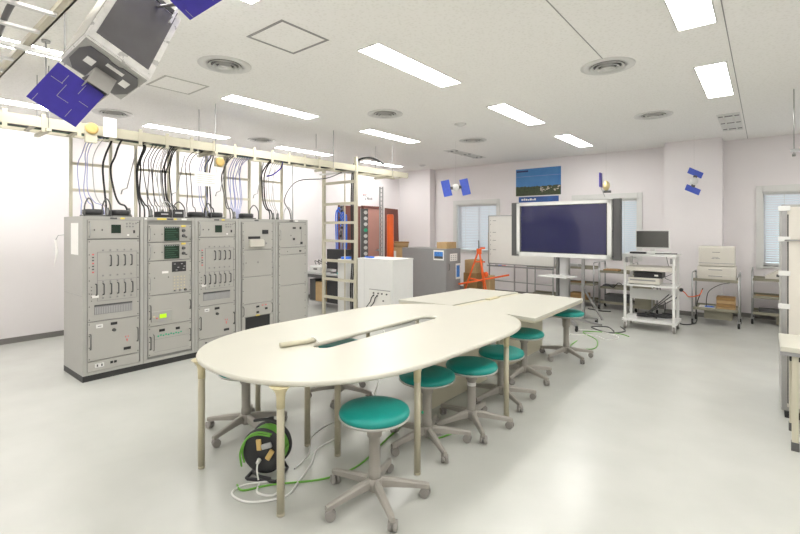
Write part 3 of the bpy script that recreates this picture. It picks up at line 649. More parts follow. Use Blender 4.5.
# small satellites
def minisat(name, label, loc, right, up, bodym, wing_l, wing_w, vertical, dark=True):
    t = thing(name, label, 'satellite model', loc, 0)
    r = Vector(right).normalized(); u = Vector(up).normalized(); fw = r.cross(u).normalized()
    def pt(a, b, c=0): return r*a+u*b+fw*c
    m = MB(); m.sph((0, 0, 0), .06, (1, 1, 1.15), 12); m.build('body', bodym, t)
    for s in (-1, 1):
        MB().bar(pt(s*.05, 0), pt(s*.10, 0), .05, .03, fw).build('yoke', 'dgrey', t)
        m = MB(); c = pt(s*(.09+wing_w/2), s*-.01)
        m.bar(c-u.normalized()*wing_l/2, c+u.normalized()*wing_l/2, wing_w, .008, fw); m.build('solar_wing', 'solar2', t)
    MB().tube([(0, 0, .05), (0, 0, HC-loc[2])], .001, 4).build('suspension_wire', 'gcab', t)
rt = Vector((.775, .632, 0)); up = Vector((0, 0, 1))
minisat('small_satellite', 'small satellite model with two upright blue wings hanging near the left window', (-4.28, 6.83, 2.27), rt*.98+up*.13, up*.98-rt*.22, 'white', .29, .15, True)
minisat('small_satellite', 'small satellite model with tilted blue wings hanging in front of the pillar', (-.92, 8.92, 2.33), rt*.22+up*.97, rt*.92-up*.38, 'white', .25, .10, False)
t = thing('small_probe', 'tiny gold probe model with a thin dark wing edge above the right of the screen', 'satellite model', (-2.285, 8.7, 2.32))
MB().sph((.04, 0, 0), .07, (.9, 1, 1.3)).build('body', 'gold', t); MB().box((-.06, -.08, -.02), (-.045, .08, .24)).build('solar_wing', 'solar', t); MB().bar((-.05, 0, -.02), (.02, 0, -.20), .012, .012).build('boom', 'gcab', t)
MB().box((.0, -.03, -.13), (.12, .03, -.09)).build('bracket', 'dgrey', t); MB().tube([(.04, 0, .05), (.04, 0, HC-2.32)], .001, 4).build('suspension_wire', 'gcab', t)

# ------------------------------------------------------------------ meeting tables
CX = -2.485
def outline(n=72):
    pts = []
    for i in range(n):
        a = 2*PI*i/n; ca, sa = math.cos(a), math.sin(a); e_ = 2/2.4
        xx = .875*math.copysign(abs(ca)**e_, ca); b, yc = (.98, 3.2) if sa >= 0 else (1.12, 2.5)
        yy = yc+b*math.copysign(abs(sa)**e_, sa); pts.append((CX+xx+.04*(yy-2.8), yy))
    return pts
def hole_pts(grow=0, n=12):
    w = .080+grow; pts = []
    for i in range(n+1): a = PI+PI*i/n; pts.append((-2.475+w*math.cos(a), 2.17+w*math.sin(a)))
    for i in range(n+1): a = PI*i/n; pts.append((-2.475+w*math.cos(a), 3.45+w*math.sin(a)))
    return pts
def slab(o, h, z0, z1, r):
    mb = MB(); bm = mb.bm
    def shrink(P, d, sgn):
        out = []; n = len(P)
        for i in range(n):
            tx, ty = P[(i+1) % n][0]-P[i-1][0], P[(i+1) % n][1]-P[i-1][1]; l = math.hypot(tx, ty) or 1
            out.append((P[i][0]-ty/l*d*sgn*-1*-1 if 0 else P[i][0]-sgn*ty/l*d, P[i][1]+sgn*tx/l*d))
        return out
    def loop(P, z): return [bm.verts.new((x, y, z)) for x, y in P]
    lev = [(r, z0), (r*.3, z0+r*.3), (0, z0+r), (0, z1-r), (r*.3, z1-r*.3), (r, z1)]
    O = [loop(shrink(o, d, 1), z) for d, z in lev]; Hh = [loop(shrink(h, d, 1), z) for d, z in lev]
    for R_ in (O, Hh):
        for a, b in zip(R_, R_[1:]):
            n = len(a)
            for i in range(n): f = bm.faces.new((a[i], a[(i+1) % n], b[(i+1) % n], b[i])); f.smooth = True
    for k in (0, -1):
        es = []
        for R_ in (O, Hh):
            n = len(R_[k])
            for i in range(n): es.append(bm.edges.get((R_[k][i], R_[k][(i+1) % n])))
        bmesh.ops.triangle_fill(bm, use_beauty=True, use_dissolve=False, edges=es)
    return mb
tb = thing('oval_table', 'large cream oval meeting table with a slot along its middle', 'table', (CX, 2.7, 0))
def off(o): o.location = (-CX, -2.7, 0); return o
hp = list(reversed(hole_pts()))
off(slab([(x*.97, y*.97) for x, y in outline()], [(x*.97, y*.97) for x, y in hp], .700, .730, .011).build('table_top', 'top', tb))
bnd = MB(); op = outline()
for i in range(len(op)):
    pass
bnd.bm.free()
def legp(x, y, flare=True, cup=True):
    g = MB(); g.cyl((x, y, .012), (x, y, .65), .021, n=16); g.cyl((x, y, 0), (x, y, .014), .022, n=16)
    lo = off(g.build('leg', 'leg', tb))
    b = MB(); b.lathe([(.0225, .58), (.0235, .64), (.029, .663), (.046, .688), (.062, .7005)], 20, (x, y, 0)); b.build('leg_bracket', 'legcap', lo)
for x, y in ((-2.825, 1.435), (-2.027, 1.468), (-3.25, 2.13), (-1.70, 2.26), (-2.53, 2.06), (-2.26, 2.10), (-1.645, 3.40), (-3.22, 3.42), (-2.42, 3.72)): legp(x, y)
def corner_rod(): pass
tag(MB().tube([(-2.566, 1.853, .749), (-2.498, 2.105, .749)], .018, 14).build('cable_cover', 'edge'), 'short cream round tube lying on the oval table at the near end of the slot', 'tube')
tag(MB().tube(spline([(-2.527, 2.086, .753), (-2.505, 2.086, .771), (-2.478, 2.095, .758), (-2.459, 2.105, .733)]), .004).build('white_tie', 'wcab'), 'white cable tie around the cream tube on the oval table', 'cable tie')

def rect_table(name, label, pts, mp, legs):
    cx = sum(p[0] for p in pts)/4; cy = sum(p[1] for p in pts)/4
    t = thing(name, label, 'table', (cx, cy, 0)); P = [(x-cx, y-cy) for x, y in pts]
    MB().prism(P, .672, .698).build('table_top', 'top', t)
    Q = [(x*.985, y*.99) for x, y in P]; MB().prism(Q, .650, .672).build('apron', 'edge', t)
    for x, y in legs: MB().box((x-cx-.016, y-cy-.016, 0), (x-cx+.016, y-cy+.016, .650)).build('leg', 'cream', t)
    if mp: MB().box((mp[0]-cx, mp[1]-cy, .04), (mp[0]-cx+.03, mp[2]-cy, .650)).build('modesty_panel', 'edge', t)
    return t
rect_table('rectangular_table', 'cream rectangular table beyond the oval one, on the screen side', [(-2.56, 4.19), (-1.68, 4.07), (-1.70, 5.58), (-2.43, 5.60)], (-2.20, 4.30, 5.50), [(-2.25, 4.25), (-2.10, 4.25), (-2.42, 5.45)])
rect_table('rectangular_table', 'cream rectangular table beyond the oval one, on the left side', [(-3.38, 4.12), (-2.68, 4.19), (-2.54, 5.60), (-3.24, 5.54)], None, [(-3.2, 4.25), (-2.75, 4.25), (-3.15, 5.45), (-2.75, 5.45)])
tag(MB().prism([(-2.66, 4.22), (-2.58, 4.22), (-2.46, 5.54), (-2.525, 5.54)], .60, .692).build('wiring_channel', 'edge'), 'narrow cream wiring channel between the two rectangular tables', 'channel')
w = bpy.data.objects['wiring_channel']
tag(MB().box((-2.595, 4.80, .692), (-2.53, 5.05, .704), bev=.003).build('channel_lid', 'legcap'), 'small yellowish lid on the wiring channel', 'lid')
MB().box((-2.64, 4.3, 0), (-2.59, 4.35, .60)).box((-2.51, 5.45, 0), (-2.47, 5.5, .60)).build('support', 'leg', w)
tag(MB().box((-2.235, 2.95, 0), (-2.205, 4.12, .60), bev=.004).build('low_screen', 'edge'), 'low cream panel standing under the oval table behind the stools', 'panel')

# ------------------------------------------------------------------ stools
def make_stool(label, seat=.495):
    t = thing('stool', label, 'stool', (0, 0, 0), 0, 'teal swivel stools on five-caster bases')
    r = .203; z = seat
    MB().lathe([(.02, z-.058), (r-.03, z-.056), (r-.008, z-.048), (r, z-.03), (r-.006, z-.014), (r-.03, z-.003), (r-.08, z+.001), (.02, z+.002)], 40).build('seat', 'teal', t)
    MB().lathe([(.06, z-.078), (r-.06, z-.072), (r-.008, z-.060), (r+.002, z-.05), (r-.004, z-.044), (.02, z-.05)], 40).build('seat_rim', 'rim', t)
    MB().lathe([(.036, .10), (.036, .16), (.033, .18), (.033, .36 if seat > .45 else .30), (.043, .365 if seat > .45 else .305), (.050, z-.076)], 22).build('column', 'plas', t)
    MB().lathe([(.020, .045), (.024, .05), (.044, .065), (.048, .12), (.040, .128)], 20).build('hub', 'plas', t)
    for k in range(5):
        a = k*2*PI/5; ca, sa = math.cos(a), math.sin(a)
        g = MB(); rings = []
        for d, zt, hh, ww in ((.03, .128, .055, .034), (.10, .122, .046, .040), (.20, .104, .036, .034), (.295, .088, .030, .030), (.315, .082, .026, .022)):
            c = Vector((ca*d, sa*d, 0)); sd_ = Vector((-sa, ca, 0))
            rings.append([g.bm.verts.new(c+sd_*q*ww/2+Vector((0, 0, zt-p_*hh))) for q, p_ in ((-1, 1), (1, 1), (1, .25), (.55, 0), (-.55, 0), (-1, .25))])
        g.skin(rings, smooth=False)
        lg = g.build('leg', 'plas', t)
        c = Vector((ca*.302, sa*.302, 0)); g = MB(); ax = Vector((math.cos(a+1.1), math.sin(a+1.1), 0)); tr = Vector((-ax.y, ax.x, 0))
        cc = c+tr*.012
        for s in (-1, 1):
            p0 = cc+ax*s*.004+Vector((0, 0, .030)); p1 = cc+ax*s*.024+Vector((0, 0, .030)); g.cyl(p0, p1, .030, .027, 16)
        g.cyl(c+Vector((0, 0, .04)), c+Vector((0, 0, .066)), .013, n=10)
        g.build('caster', 'cast', lg)
    return t
stools = [((-1.732, 1.895), .53, -30, 'teal stool nearest the viewer, fully out from the table'),
 ((-1.89, 2.63), .515, -32, 'second teal stool from the front, half under the oval table edge'),
 ((-1.785, 3.08), .50, -44, 'third teal stool from the front, with a white band on its column'),
 ((-1.85, 3.72), .455, -33, 'fourth teal stool from the front, behind the far oval table leg'),
 ((-1.94, 4.42), .485, -20, 'fifth teal stool, in front of the first rectangular table corner'),
 ((-1.85, 5.43), .56, -36, 'farthest teal stool, at the far end of the rectangular table'),
 ((-3.09, 1.92), .50, -4, 'stool on the cabinet side behind the black cord drum'),
 ((-3.04, 2.86), .50, -127, 'stool on the cabinet side glimpsed through the table slot')]
for i, (p, s, a, l) in enumerate(stools):
    o = make_stool(l, s); o.location = (*p, 0); o.rotation_euler = (0, 0, math.radians(a))
    if i == 2: MB().lathe([(.0345, .318), (.0345, .345)], 20).build('white_band', 'paper', o)
    if i == 1: MB().sph((.0, -.034, .225), .011).build('teal_sticker', 'grn', o)

# ------------------------------------------------------------------ cord drum and cords
t = thing('cord_drum', 'black extension cord drum with sockets and green cord under the oval table', 'cord drum', (-2.43, 1.66, 0), math.radians(-60))
# local +x faces the viewer
def L2(prof, m, nm, par=t, n=36): return MB().lathe(prof, n, (0, 0, .175), 'x').build(nm, m, par)
fl = L2([(.132, .045), (.138, .05), (.138, .058), (.12, .062), (.05, .066), (.045, .060)], 'black', 'front_flange')
L2([(.138, -.065), (.138, -.058), (.12, -.05)], 'black', 'rear_flange'); L2([(.07, -.055), (.07, .05)], 'dgrey', 'hub')
gc = MB()
for j in range(8):
    pts = [(-.04+.012*j+.005*math.sin(a*.7), .118*math.cos(a*2*PI/24), .175+.118*math.sin(a*2*PI/24)) for a in range(25)]
    gc.tube(pts, .008, 6)
gc.build('wound_cord', 'green', t)
loop = [(.07, -.118, .10), (.072, -.13, .17), (.07, -.10, .25), (.07, -.03, .292), (.066, .06, .285)]
MB().tube(spline(loop), .006).tube(spline([(.08, -.13, .08), (.08, -.14, .16), (.072, -.108, .24), (.068, -.04, .276), (.066, .05, .272)]), .006).build('cord_loop', 'green', t)
fr = MB(); fr.tube(spline([(.0, -.09, .33), (.0, 0, .345), (.0, .09, .33)]), .009)
fr.tube([(-.08, -.10, .01), (.08, -.10, .01), (.085, -.09, .01), (.085, .09, .01), (.08, .1, .01), (-.08, .1, .01)], .010); fr.tube([(-.075, -.1, .012), (-.075, 0, .17), (-.075, 0, .33), (0, 0, .345)], .009); fr.tube([(-.075, .1, .012), (-.075, 0, .17)], .009); fr.tube([(.0, -.10, .01), (.08, -.02, .03), (.083, .06, .02)], .010)
fr.build('stand', 'black', t)
for k, (a, m, rr) in enumerate(((2.0, 'legcap', .3), (1.0, 'gcab', 1.9), (-.35, 'legcap', 2.6))):
    s = MB(); cy_, cz_ = .052*math.cos(a), .175+.045*math.sin(a); s.box((.062, cy_-.016, cz_-.034), (.078, cy_+.016, cz_+.034), bev=.005, rot=Matrix.Rotation(rr-(.2 if k == 0 else 0), 3, 'X')); so_ = s.build('socket', m if m != 'legcap' else 'disc', fl)
pg = MB(); pg.cyl((.078, -.015, .13), (.105, -.015, .12), .013, .010); pg.tube(spline([(.10, -.015, .122), (.115, -.012, .08), (.12, .0, .03)]), .005); pg.build('plug', 'wcab', t)
def cord(pts, r, m, label, k=8): return tag(MB().tube(spline([(x, y, r+.001+(z if len(q) else 0)) for (x, y, *q) in pts for z in [(q[0] if q else 0)]], k), r).build('floor_cord', m), label, 'cord')
cord([(-2.37, 1.56), (-2.29, 1.50), (-2.20, 1.55), (-2.28, 1.66), (-2.42, 1.50), (-2.40, 1.40), (-2.25, 1.42), (-2.14, 1.58), (-2.20, 1.72), (-2.30, 1.90), (-2.42, 2.06), (-2.45, 2.30)], .006, 'wcab', 'white cord coiled on the floor in front of the cord drum')
cord([(-2.46, 1.47), (-2.38, 1.46), (-2.30, 1.60), (-2.10, 1.85), (-2.05, 2.10), (-2.15, 2.5), (-2.20, 2.8), (-2.02, 2.75), (-1.88, 2.70), (-1.8, 2.95)], .006, 'green', 'green cord trailing over the floor from the drum past the stools')
cord([(-2.34, 1.80), (-2.42, 1.98), (-2.60, 2.15), (-2.66, 2.40), (-2.58, 2.62, .02), (-2.50, 2.72, .15), (-2.42, 2.76, .5), (-2.41, 2.75, .71)], .0045, 'wcab', 'thin white cord rising from the floor to the table slot')
cord([(-2.0, 6.3), (-1.95, 5.9), (-1.7, 6.0), (-1.8, 6.5), (-2.1, 6.9), (-1.7, 7.1), (-1.5, 7.0)], .006, 'green', 'green cord on the floor below the big screen')
cord([(-2.2, 6.6), (-1.9, 6.75), (-1.7, 6.6), (-1.6, 6.85), (-1.85, 7.05), (-2.2, 7.0)], .006, 'wcab', 'white cord on the floor below the big screen')
cord([(-1.75, 7.2), (-1.9, 7.45), (-2.1, 7.3), (-1.8, 7.05), (-1.62, 7.3), (-1.75, 7.6)], .009, 'dgrey', 'dark cord tangled on the floor left of the white cart')

# ------------------------------------------------------------------ big screen on stand
t = thing('plasma_screen', 'large dark plasma screen with white frame and side speakers on a floor stand', 'screen', (-2.56, 7.3, 0), math.radians(-5.2))
W2, Z0, Z1 = .79, 1.075, 1.98
f = MB(); f.box((-W2, -.05, Z0), (W2, .05, Z0+.075)); f.box((-W2, -.05, Z1-.06), (W2, .05, Z1)); f.box((-W2, -.05, Z0), (-W2+.075, .05, Z1)); f.box((W2-.075, -.05, Z0), (W2, .05, Z1)); f.box((-W2+.05, 0, Z0+.04), (W2-.05, .07, Z1-.04)); fo = f.build('frame', 'white', t)
MB().box((-W2+.075, -.035, Z0+.075), (W2-.075, 0, Z1-.06)).build('display', 'tvs', t)
b = MB(); b.box((-W2+.062, -.0505, Z0+.065), (W2-.062, -.045, Z0+.076)); b.box((-W2+.062, -.0505, Z1-.061), (W2-.062, -.045, Z1-.052)); b.box((-W2+.062, -.0505, Z0+.065), (-W2+.076, -.045, Z1-.052)); b.box((W2-.076, -.0505, Z0+.065), (W2-.062, -.045, Z1-.052)); b.build('inner_bezel', 'black', t)
for s in (-1, 1):
    a, b_ = sorted((s*(W2+.005), s*(W2+.115))); sp = MB().box((a, -.02, Z0-.01), (b_, .06, Z1+.01), bev=.004).build('speaker', 'dgrey', t)
    MB().box((min(s*(W2), s*(W2+.02)), .0, 1.3), (max(s*W2, s*(W2+.02)), .03, 1.34)).build('speaker_bracket', 'black', t)
for z_ in (1.12, 1.50, 1.88): MB().cyl((W2+.012, -.026, z_), (W2+.012, -.018, z_), .008).build('screw', 'black', t)
for q in (.5, .54): MB().box((W2-.02, -.053, Z0+.02), (W2-.01, -.05, Z0+.03)).build('power_mark', 'dgrey', t)
MB().box((-W2+.0, -.053, Z0+.012), (-W2+.04, -.05, Z0+.024)).build('maker_mark', 'dgrey', t)
MB().box((-.05, .03, .14), (.06, .08, 1.10)).build('column', 'gcab', t)
for s in (-1, 1): MB().box((s*.085-.02, .02, .12), (s*.085+.02, .09, 1.12)).build('side_post', 'steel' if s > 0 else 'dsteel', t)
MB().prism([(-.27, -.28), (.20, -.28), (.24, .02), (-.22, .02)], .765, .785).build('shelf', 'white', t)
for k in range(4):
    x_, y_ = ((-.42, -.42), (.42, -.42), (-.42, .35), (.42, .35))[k]
    lg = MB().bar((0, .05, .13), (x_, y_, .085), .06, .035).build('leg', 'steel', t)
    MB().lathe([(.03, -.014), (.036, -.01), (.036, .01), (.03, .014)], 18, (x_, y_, .036), 'x').box((x_-.018, y_-.012, .036), (x_+.018, y_+.012, .085)).build('caster', 'rub', lg)
MB().box((.28, .1, .10), (.32, .14, 1.06)).build('rear_post', 'steel', t)
MB().bar((.30, .12, .60), (.66, -.05, .16), .03, .02).build('brace', 'steel', t)
MB().bar((.08, .05, .12), (.66, -.10, .09), .05, .03).build('leg', 'steel', t)

# ------------------------------------------------------------------ white AV cart and its load
def caster(par, x, y, r=.05, m='white', cm='rub'):
    g = MB(); g.lathe([(r*.6, -.016), (r, -.013), (r, .013), (r*.6, .016)], 20, (x, y, r), 'x')
    c = g.build('caster', cm, par); h = MB(); h.lathe([(r*.55, -.018), (r*.55, .018)], 14, (x, y, r), 'x'); h.box((x-.022, y-.012, r), (x+.022, y+.012, r*2+.02)); h.build('caster_fork', m, c)
t = thing('av_cart', 'tall white rolling equipment cart carrying a monitor, right of the big screen', 'cart', (-1.36, 7.58, 0), math.radians(1))
for x_ in (-.34, .31):
    for y_ in (0, .45): MB().box((x_, y_, .10), (x_+.035, y_+.035, 1.14)).build('post', 'white', t); caster(t, x_+.017, y_+.017, .05, 'white', 'cast')
for z_, h_ in ((1.125, .03), (.665, .025), (.13, .03)): MB().box((-.36, -.02, z_), (.37, .50, z_+h_)).build('shelf', 'white', t)
MB().box((-.31, -.01, .90), (.31, .46, .96)).build('drawer', 'printer', t)
MB().box((-.30, .40, .42), (.31, .42, .58)).build('back_panel', 'white', t)
for s in (-1, 1): MB().box((s*.30-.02, .0, 1.02), (s*.30+.02, .03, 1.10)).build('corner_clip', 'mgrey', t)
mt = thing('monitor', 'flat white-framed monitor with grey screen on top of the white cart', 'monitor', (-1.345, 7.82, 1.158), math.radians(-2))
MB().box((-.235, -.02, .075), (.235, .02, .36), bev=.005).build('bezel', 'white', mt); MB().box((-.22, -.022, .095), (.22, -.0195, .345)).build('display', 'tvm', mt)
MB().box((-.03, .0, .01), (.03, .03, .10)).build('neck', 'white', mt); MB().box((-.24, -.12, 0), (.24, .10, .03), bev=.008).build('base', 'white', mt)
tag(MB().box((-1.62, 7.60, 1.158), (-1.40, 7.68, 1.185), bev=.006).build('handset', 'black'), 'black handset lying at the left front of the cart top', 'handset')
tag(MB().tube(spline([(-1.28, 7.64, 1.164), (-1.15, 7.65, 1.17), (-1.08, 7.70, 1.165), (-1.0, 7.68, 1.168)]), .008).build('cable', 'dgrey'), 'short dark cable on the right of the cart top', 'cable')
t = thing('video_deck', 'pale beige video deck on the middle shelf of the white cart', 'video deck', (-1.42, 7.72, .692)); MB().box((-.22, -.11, .008), (.20, .22, .10), bev=.004).build('case', 'printer', t)
MB().box((-.20, -.113, .055), (.15, -.109, .075)).build('slot', 'mgrey', t)
for sx in (-.17, .15): MB().box((sx-.02, -.08, 0), (sx+.02, -.04, .01)).build('foot', 'rub', t)
t = thing('black_recorder', 'black recorder with a white label stacked on the beige video deck', 'recorder', (-1.39, 7.74, .793)); MB().box((-.18, -.10, 0), (.20, .2, .085), bev=.004).build('case', 'black', t); MB().box((.10, -.103, .03), (.15, -.099, .055)).build('label', 'paper', t)
tag(MB().box((-1.66, 7.62, .692), (-1.58, 7.72, .71)).build('book', 'blue'), 'thin blue booklet beside the beige video deck', 'booklet') if 0 else None
random.seed(5)
for i, l in enumerate(('black cable coil on the bottom shelf of the white cart, left part', 'black cable coil on the bottom shelf of the white cart, right part')):
    cx_ = -1.42+i*.24; pts = [(cx_+.13*math.cos(a*.5)*(1+.1*math.sin(a)), 7.80+.08*math.sin(a*.5), .172+.012*i+.002*a) for a in range(30)]
    tag(MB().tube(pts, .012, 6).build('cable_coil', 'black'), l, 'cable')
t = thing('dark_tripod', 'folded dark tripod leaning inside the lower bay of the white cart', 'tripod', (-1.25, 7.84, .20))
for q in ((.2, 0, .36), (.12, .05, .34), (.22, .06, .30)): MB().cyl((-.20, 0, .0), (q[0], q[1]-.02, q[2]), .006, .008, 8).build('leg', 'dgrey', t)
tag(MB().tube(spline([(-1.18, 7.95, 1.12), (-1.16, 8.0, .98), (-1.10, 7.98, .86), (-1.20, 7.96, .78), (-1.08, 7.95, .72), (-1.2, 7.95, .66)]), .004).build('cable', 'dgrey'), 'thin looping cable behind the shelves of the white cart', 'cable')
tag(MB().tube(spline([(-1.30, 8.13, .66), (-1.28, 8.14, .5), (-1.22, 8.14, .35), (-1.24, 8.13, .16)]), .006).build('cable', 'black'), 'black cable hanging behind the lower bay of the white cart', 'cable')
tag(MB().tube(spline([(-.97, 7.80, .63), (-.93, 7.90, .58), (-.90, 8.1, .50), (-.80, 8.4, .50), (-.78, 8.6, .56)]), .008).build('cord', 'orange'), 'orange cord slung between the white cart and the printer cart', 'cord')
tag(MB().sph((-.965, 7.80, .63), .028).build('cord_plug', 'black'), 'black plug of the orange cord at the side of the white cart', 'plug')
tag(MB().tube(spline([(-.80, 8.95, .55), (-.87, 8.8, .3), (-.86, 8.7, .05), (-.9, 8.55, .012), (-1.0, 8.4, .012), (-1.1, 8.5, .012)]), .008).build('cable', 'black'), 'black cable hanging to the floor left of the printer cart', 'cable')

# ------------------------------------------------------------------ steel utility carts at the back
def util(label, x, y, w, d, h, shelves, rz=0, m='olive', group='steel utility carts along the back wall'):
    t = thing('utility_cart', label, 'cart', (x, y, 0), rz, group)
    for a in (0, w):
        for b in (0, d): MB().cyl((a, b, .10), (a, b, h), .013, n=10).build('post', 'steel', t); caster(t, a, b, .045, 'steel')
        MB().tube([(a, 0, h), (a, .0, h+.02), (a, .03, h+.035), (a, d-.03, h+.035), (a, d, h+.02), (a, d, h)], .010).build('top_handle', 'steel', t)
    for z in shelves:
        s = MB(); s.box((.0, 0, z), (w, d, z+.012)); s.box((0, -.008, z), (w, .0, z+.045)); s.box((0, d, z), (w, d+.008, z+.045)); s.build('shelf', m, t)
    return t
util('steel cart with the large printer on top', -.91, 8.60, .60, .48, .80, (.70, .24))
util('steel cart right of the printer cart, partly hidden by the tall cabinet', -.16, 9.2, .62, .42, .85, (.70, .42, .16))
util('steel cart under the whiteboard with drawers of small tools on top', -3.86, 8.95, .62, .42, .80, (.74, .16))
util('steel cart behind the left of the screen stand', -3.18, 9.12, .60, .42, .84, (.74, .42, .10), 0, 'olive')
util('steel cart behind the right of the screen stand', -2.46, 9.05, .58, .42, .86, (.70, .40, .12), 0, 'olive')
util('steel cart behind the white equipment cart', -1.86, 8.85, .42, .42, .86, (.70, .42), 0, 'olive') if 0 else None
tag(MB().box((-.76, 8.68, .10), (-.40, 8.98, .235), bev=.004).build('storage_drawer', 'olive'), 'olive drawer hanging under the lower shelf of the printer cart', 'drawer')
tag(MB().box((.14, 9.26, .02), (.44, 9.56, .155), bev=.004).build('storage_drawer', 'olive'), 'olive box under the lowest shelf of the right steel cart', 'box')
t = thing('laser_printer', 'large beige laser printer on the steel cart right of the pillar', 'printer', (-.60, 8.85, .716))
b = MB().box((-.25, -.20, .0), (.25, .20, .22), bev=.008).build('paper_unit', 'printer', t)
c = MB().box((-.235, -.18, .225), (.235, .18, .54), bev=.015).build('body', 'printer', t)
MB().box((-.20, -.184, .32), (.20, -.179, .49)).build('front_cover', 'printer', t)
MB().box((-.23, -.183, .27), (.23, -.179, .278)).build('seam', 'mgrey', t)
for z_ in (.05, .15): MB().box((-.22, -.204, z_-.04), (.22, -.199, z_+.04), bev=.002).build('paper_drawer', 'printer', t)
for z_ in (.065, .165): MB().box((-.10, -.207, z_), (.08, -.203, z_+.012)).build('drawer_grip', 'mgrey', t)
s = MB(); s.box((-.06, -.186, .345), (-.02, -.183, .355)); s.box((-.01, -.186, .345), (.05, -.183, .355)); s.box((-.05, -.186, .365), (.03, -.183, .372)); s.build('maker_mark', 'mgrey', t); MB().box((-.05, -.186, .445), (.05, -.17, .452)).build('slot', 'dgrey', t)
t = thing('brown_folder_stack', 'stack of brown paper boxes on the lower shelf of the printer cart', 'box', (-.58, 8.78, .253))
for j in range(4): MB().box((-.02, -.10, j*.052), (.22, .15, j*.052+.047), bev=.003).build('layer', 'cardd' if j % 2 else 'card', t)
tag(MB().box((-.84, 8.68, .253), (-.62, 8.95, .275), bev=.003).build('papers', 'paper'), 'flat papers on the lower shelf of the printer cart', 'papers')
tag(MB().tube(spline([(-.75, 8.72, .283), (-.68, 8.70, .285), (-.63, 8.75, .284), (-.70, 8.8, .285), (-.76, 8.78, .284)]), .006).build('cable', 'blue'), 'blue cable coil on papers of the printer cart', 'cable')
tag(MB().tube(spline([(-.42, 8.60, .70), (-.55, 8.605, .66), (-.68, 8.62, .56), (-.72, 8.64, .45), (-.73, 8.66, .29)]), .006).build('cable', 'dgrey'), 'dark cable hanging under the printer shelf', 'cable')
t = thing('fax_machine', 'beige machine with a dark panel on the right steel cart', 'office machine', (.16, 9.40, .715)); 
MB().prism([(-.16, 0), (.16, 0), (.16, .14), (.02, .17), (-.16, .06)], -.14, .14).build('body', 'printer', t).rotation_euler = (PI/2, 0, 0)
MB().box((-.02, -.145, .06), (.16, -.14, .10)).build('panel', 'dgrey', t)
tag(MB().box((-.08, 9.25, .175), (.28, 9.5, .24), bev=.004).build('flat_box', 'dgrey'), 'dark flat device on the lowest shelf of the right steel cart', 'device')
tag(MB().box((-.12, 9.22, .433), (.35, 9.5, .45)).build('board', 'card'), 'flat brown board on the middle shelf of the right steel cart', 'board')
for i, (x_, y_, z_, a, m, l) in enumerate(((-3.80, 9.0, .753, (.12, .2, .07), 'white', 'small white box at the left of the cart under the whiteboard'), (-3.62, 9.0, .753, (.16, .22, .06), 'blue', 'blue object on the cart under the whiteboard'), (-3.42, 9.0, .753, (.12, .2, .05), 'legcap', 'yellowish object on the cart under the whiteboard'),
   (-3.10, 9.2, .753, (.20, .2, .07), 'gcab', 'grey device on the cart behind the left of the screen stand'), (-3.05, 9.2, .433, (.25, .2, .04), 'cardd', 'brown flat item on the middle shelf of the cart left of the stand'),
   (-2.40, 9.1, .713, (.26, .25, .05), 'cardd', 'brown dark item on top shelf of the cart right of the stand'), (-2.42, 9.15, .413, (.14, .2, .05), 'dgrey', 'dark item on the middle shelf of the cart right of the stand'), (-2.38, 9.1, .133, (.42, .3, .15), 'dgrey', 'dark grey case on the bottom of the cart right of the stand'), (-3.08, 9.17, .113, (.34, .3, .13), 'cardd', 'brown box on the bottom of the cart left of the stand'))):
    tag(MB().box((x_, y_, z_), (x_+a[0], y_+a[1], z_+a[2]), bev=.004).build('small_box', m), l, 'box')
util('steel cart behind the left bay of the white equipment cart', -1.86+.02, 8.7, .34, .45, .80, (.70, .50, .14))
tag(MB().box((-1.78, 8.75, .153), (-1.52, 9.05, .36), bev=.004).build('metal_case', 'olive'), 'olive case on the bottom shelf behind the white cart', 'case')
tag(MB().tube(spline([(-2.42, 9.0, .43), (-2.3, 8.98, .50), (-2.2, 8.99, .44), (-2.1, 9.0, .53), (-1.98, 8.99, .45)]), .008).build('cable', 'black'), 'black cable heaped on the cart right of the screen stand', 'cable')
tag(MB().tube(spline([(-2.62, 8.9, .012), (-2.5, 8.85, .012), (-2.35, 8.8, .012), (-2.2, 8.85, .012)]), .01).build('cable', 'black'), 'black cable on the floor under the back carts', 'cable')

# ------------------------------------------------------------------ whiteboard
t = thing('whiteboard', 'white board on a steel stand behind the left speaker of the screen', 'whiteboard', (-4.62, 8.72, 0), math.radians(-4))
MB().box((0, 0, .80), (1.45, .02, 1.80)).build('surface', 'wboard', t)
f = MB(); f.box((-.02, -.01, .78), (0, .03, 1.82)); f.box((0, -.01, 1.80), (1.45, .03, 1.82)); f.box((1.45, -.01, .78), (1.47, .03, 1.82)); f.box((0, -.01, .78), (1.45, .03, .80)); f.build('frame', 'steel', t)
MB().box((-.02, -.012, .80), (-.012, -.009, 1.45)).build('wood_strip', 'wood', t)
MB().box((0, -.09, .735), (1.45, -.0, .755)).box((0, -.095, .735), (1.45, -.09, .765)).build('pen_tray', 'mgrey', t)
for x_ in (.0, .60, 1.43): MB().box((x_-.012, .0, .06), (x_+.012, .02, .80)).build('post', 'steel', t)
for x_ in (.0, 1.43):
    MB().box((x_-.012, -.25, .04), (x_+.012, .30, .07)).build('foot', 'steel', t); 
    MB().cyl((x_, -.23, .0), (x_, -.23, .04), .018).cyl((x_, .28, .0), (x_, .28, .04), .018).build('glide', 'rub', t)
MB().box((0, .0, .42), (1.43, .015, .44)).build('stretcher', 'steel', t)
s = MB()
for j, z_ in enumerate((1.70, 1.62, 1.45, 1.37, 1.28, 1.18, 1.08, .98)):
    s.box((.03, -.003, z_), (.045, -.001, z_+.018))
    if j % 2 == 0: s.box((.09, -.003, z_), (.17, -.001, z_+.012))
s.build('pen_marks', 'mgrey', t)
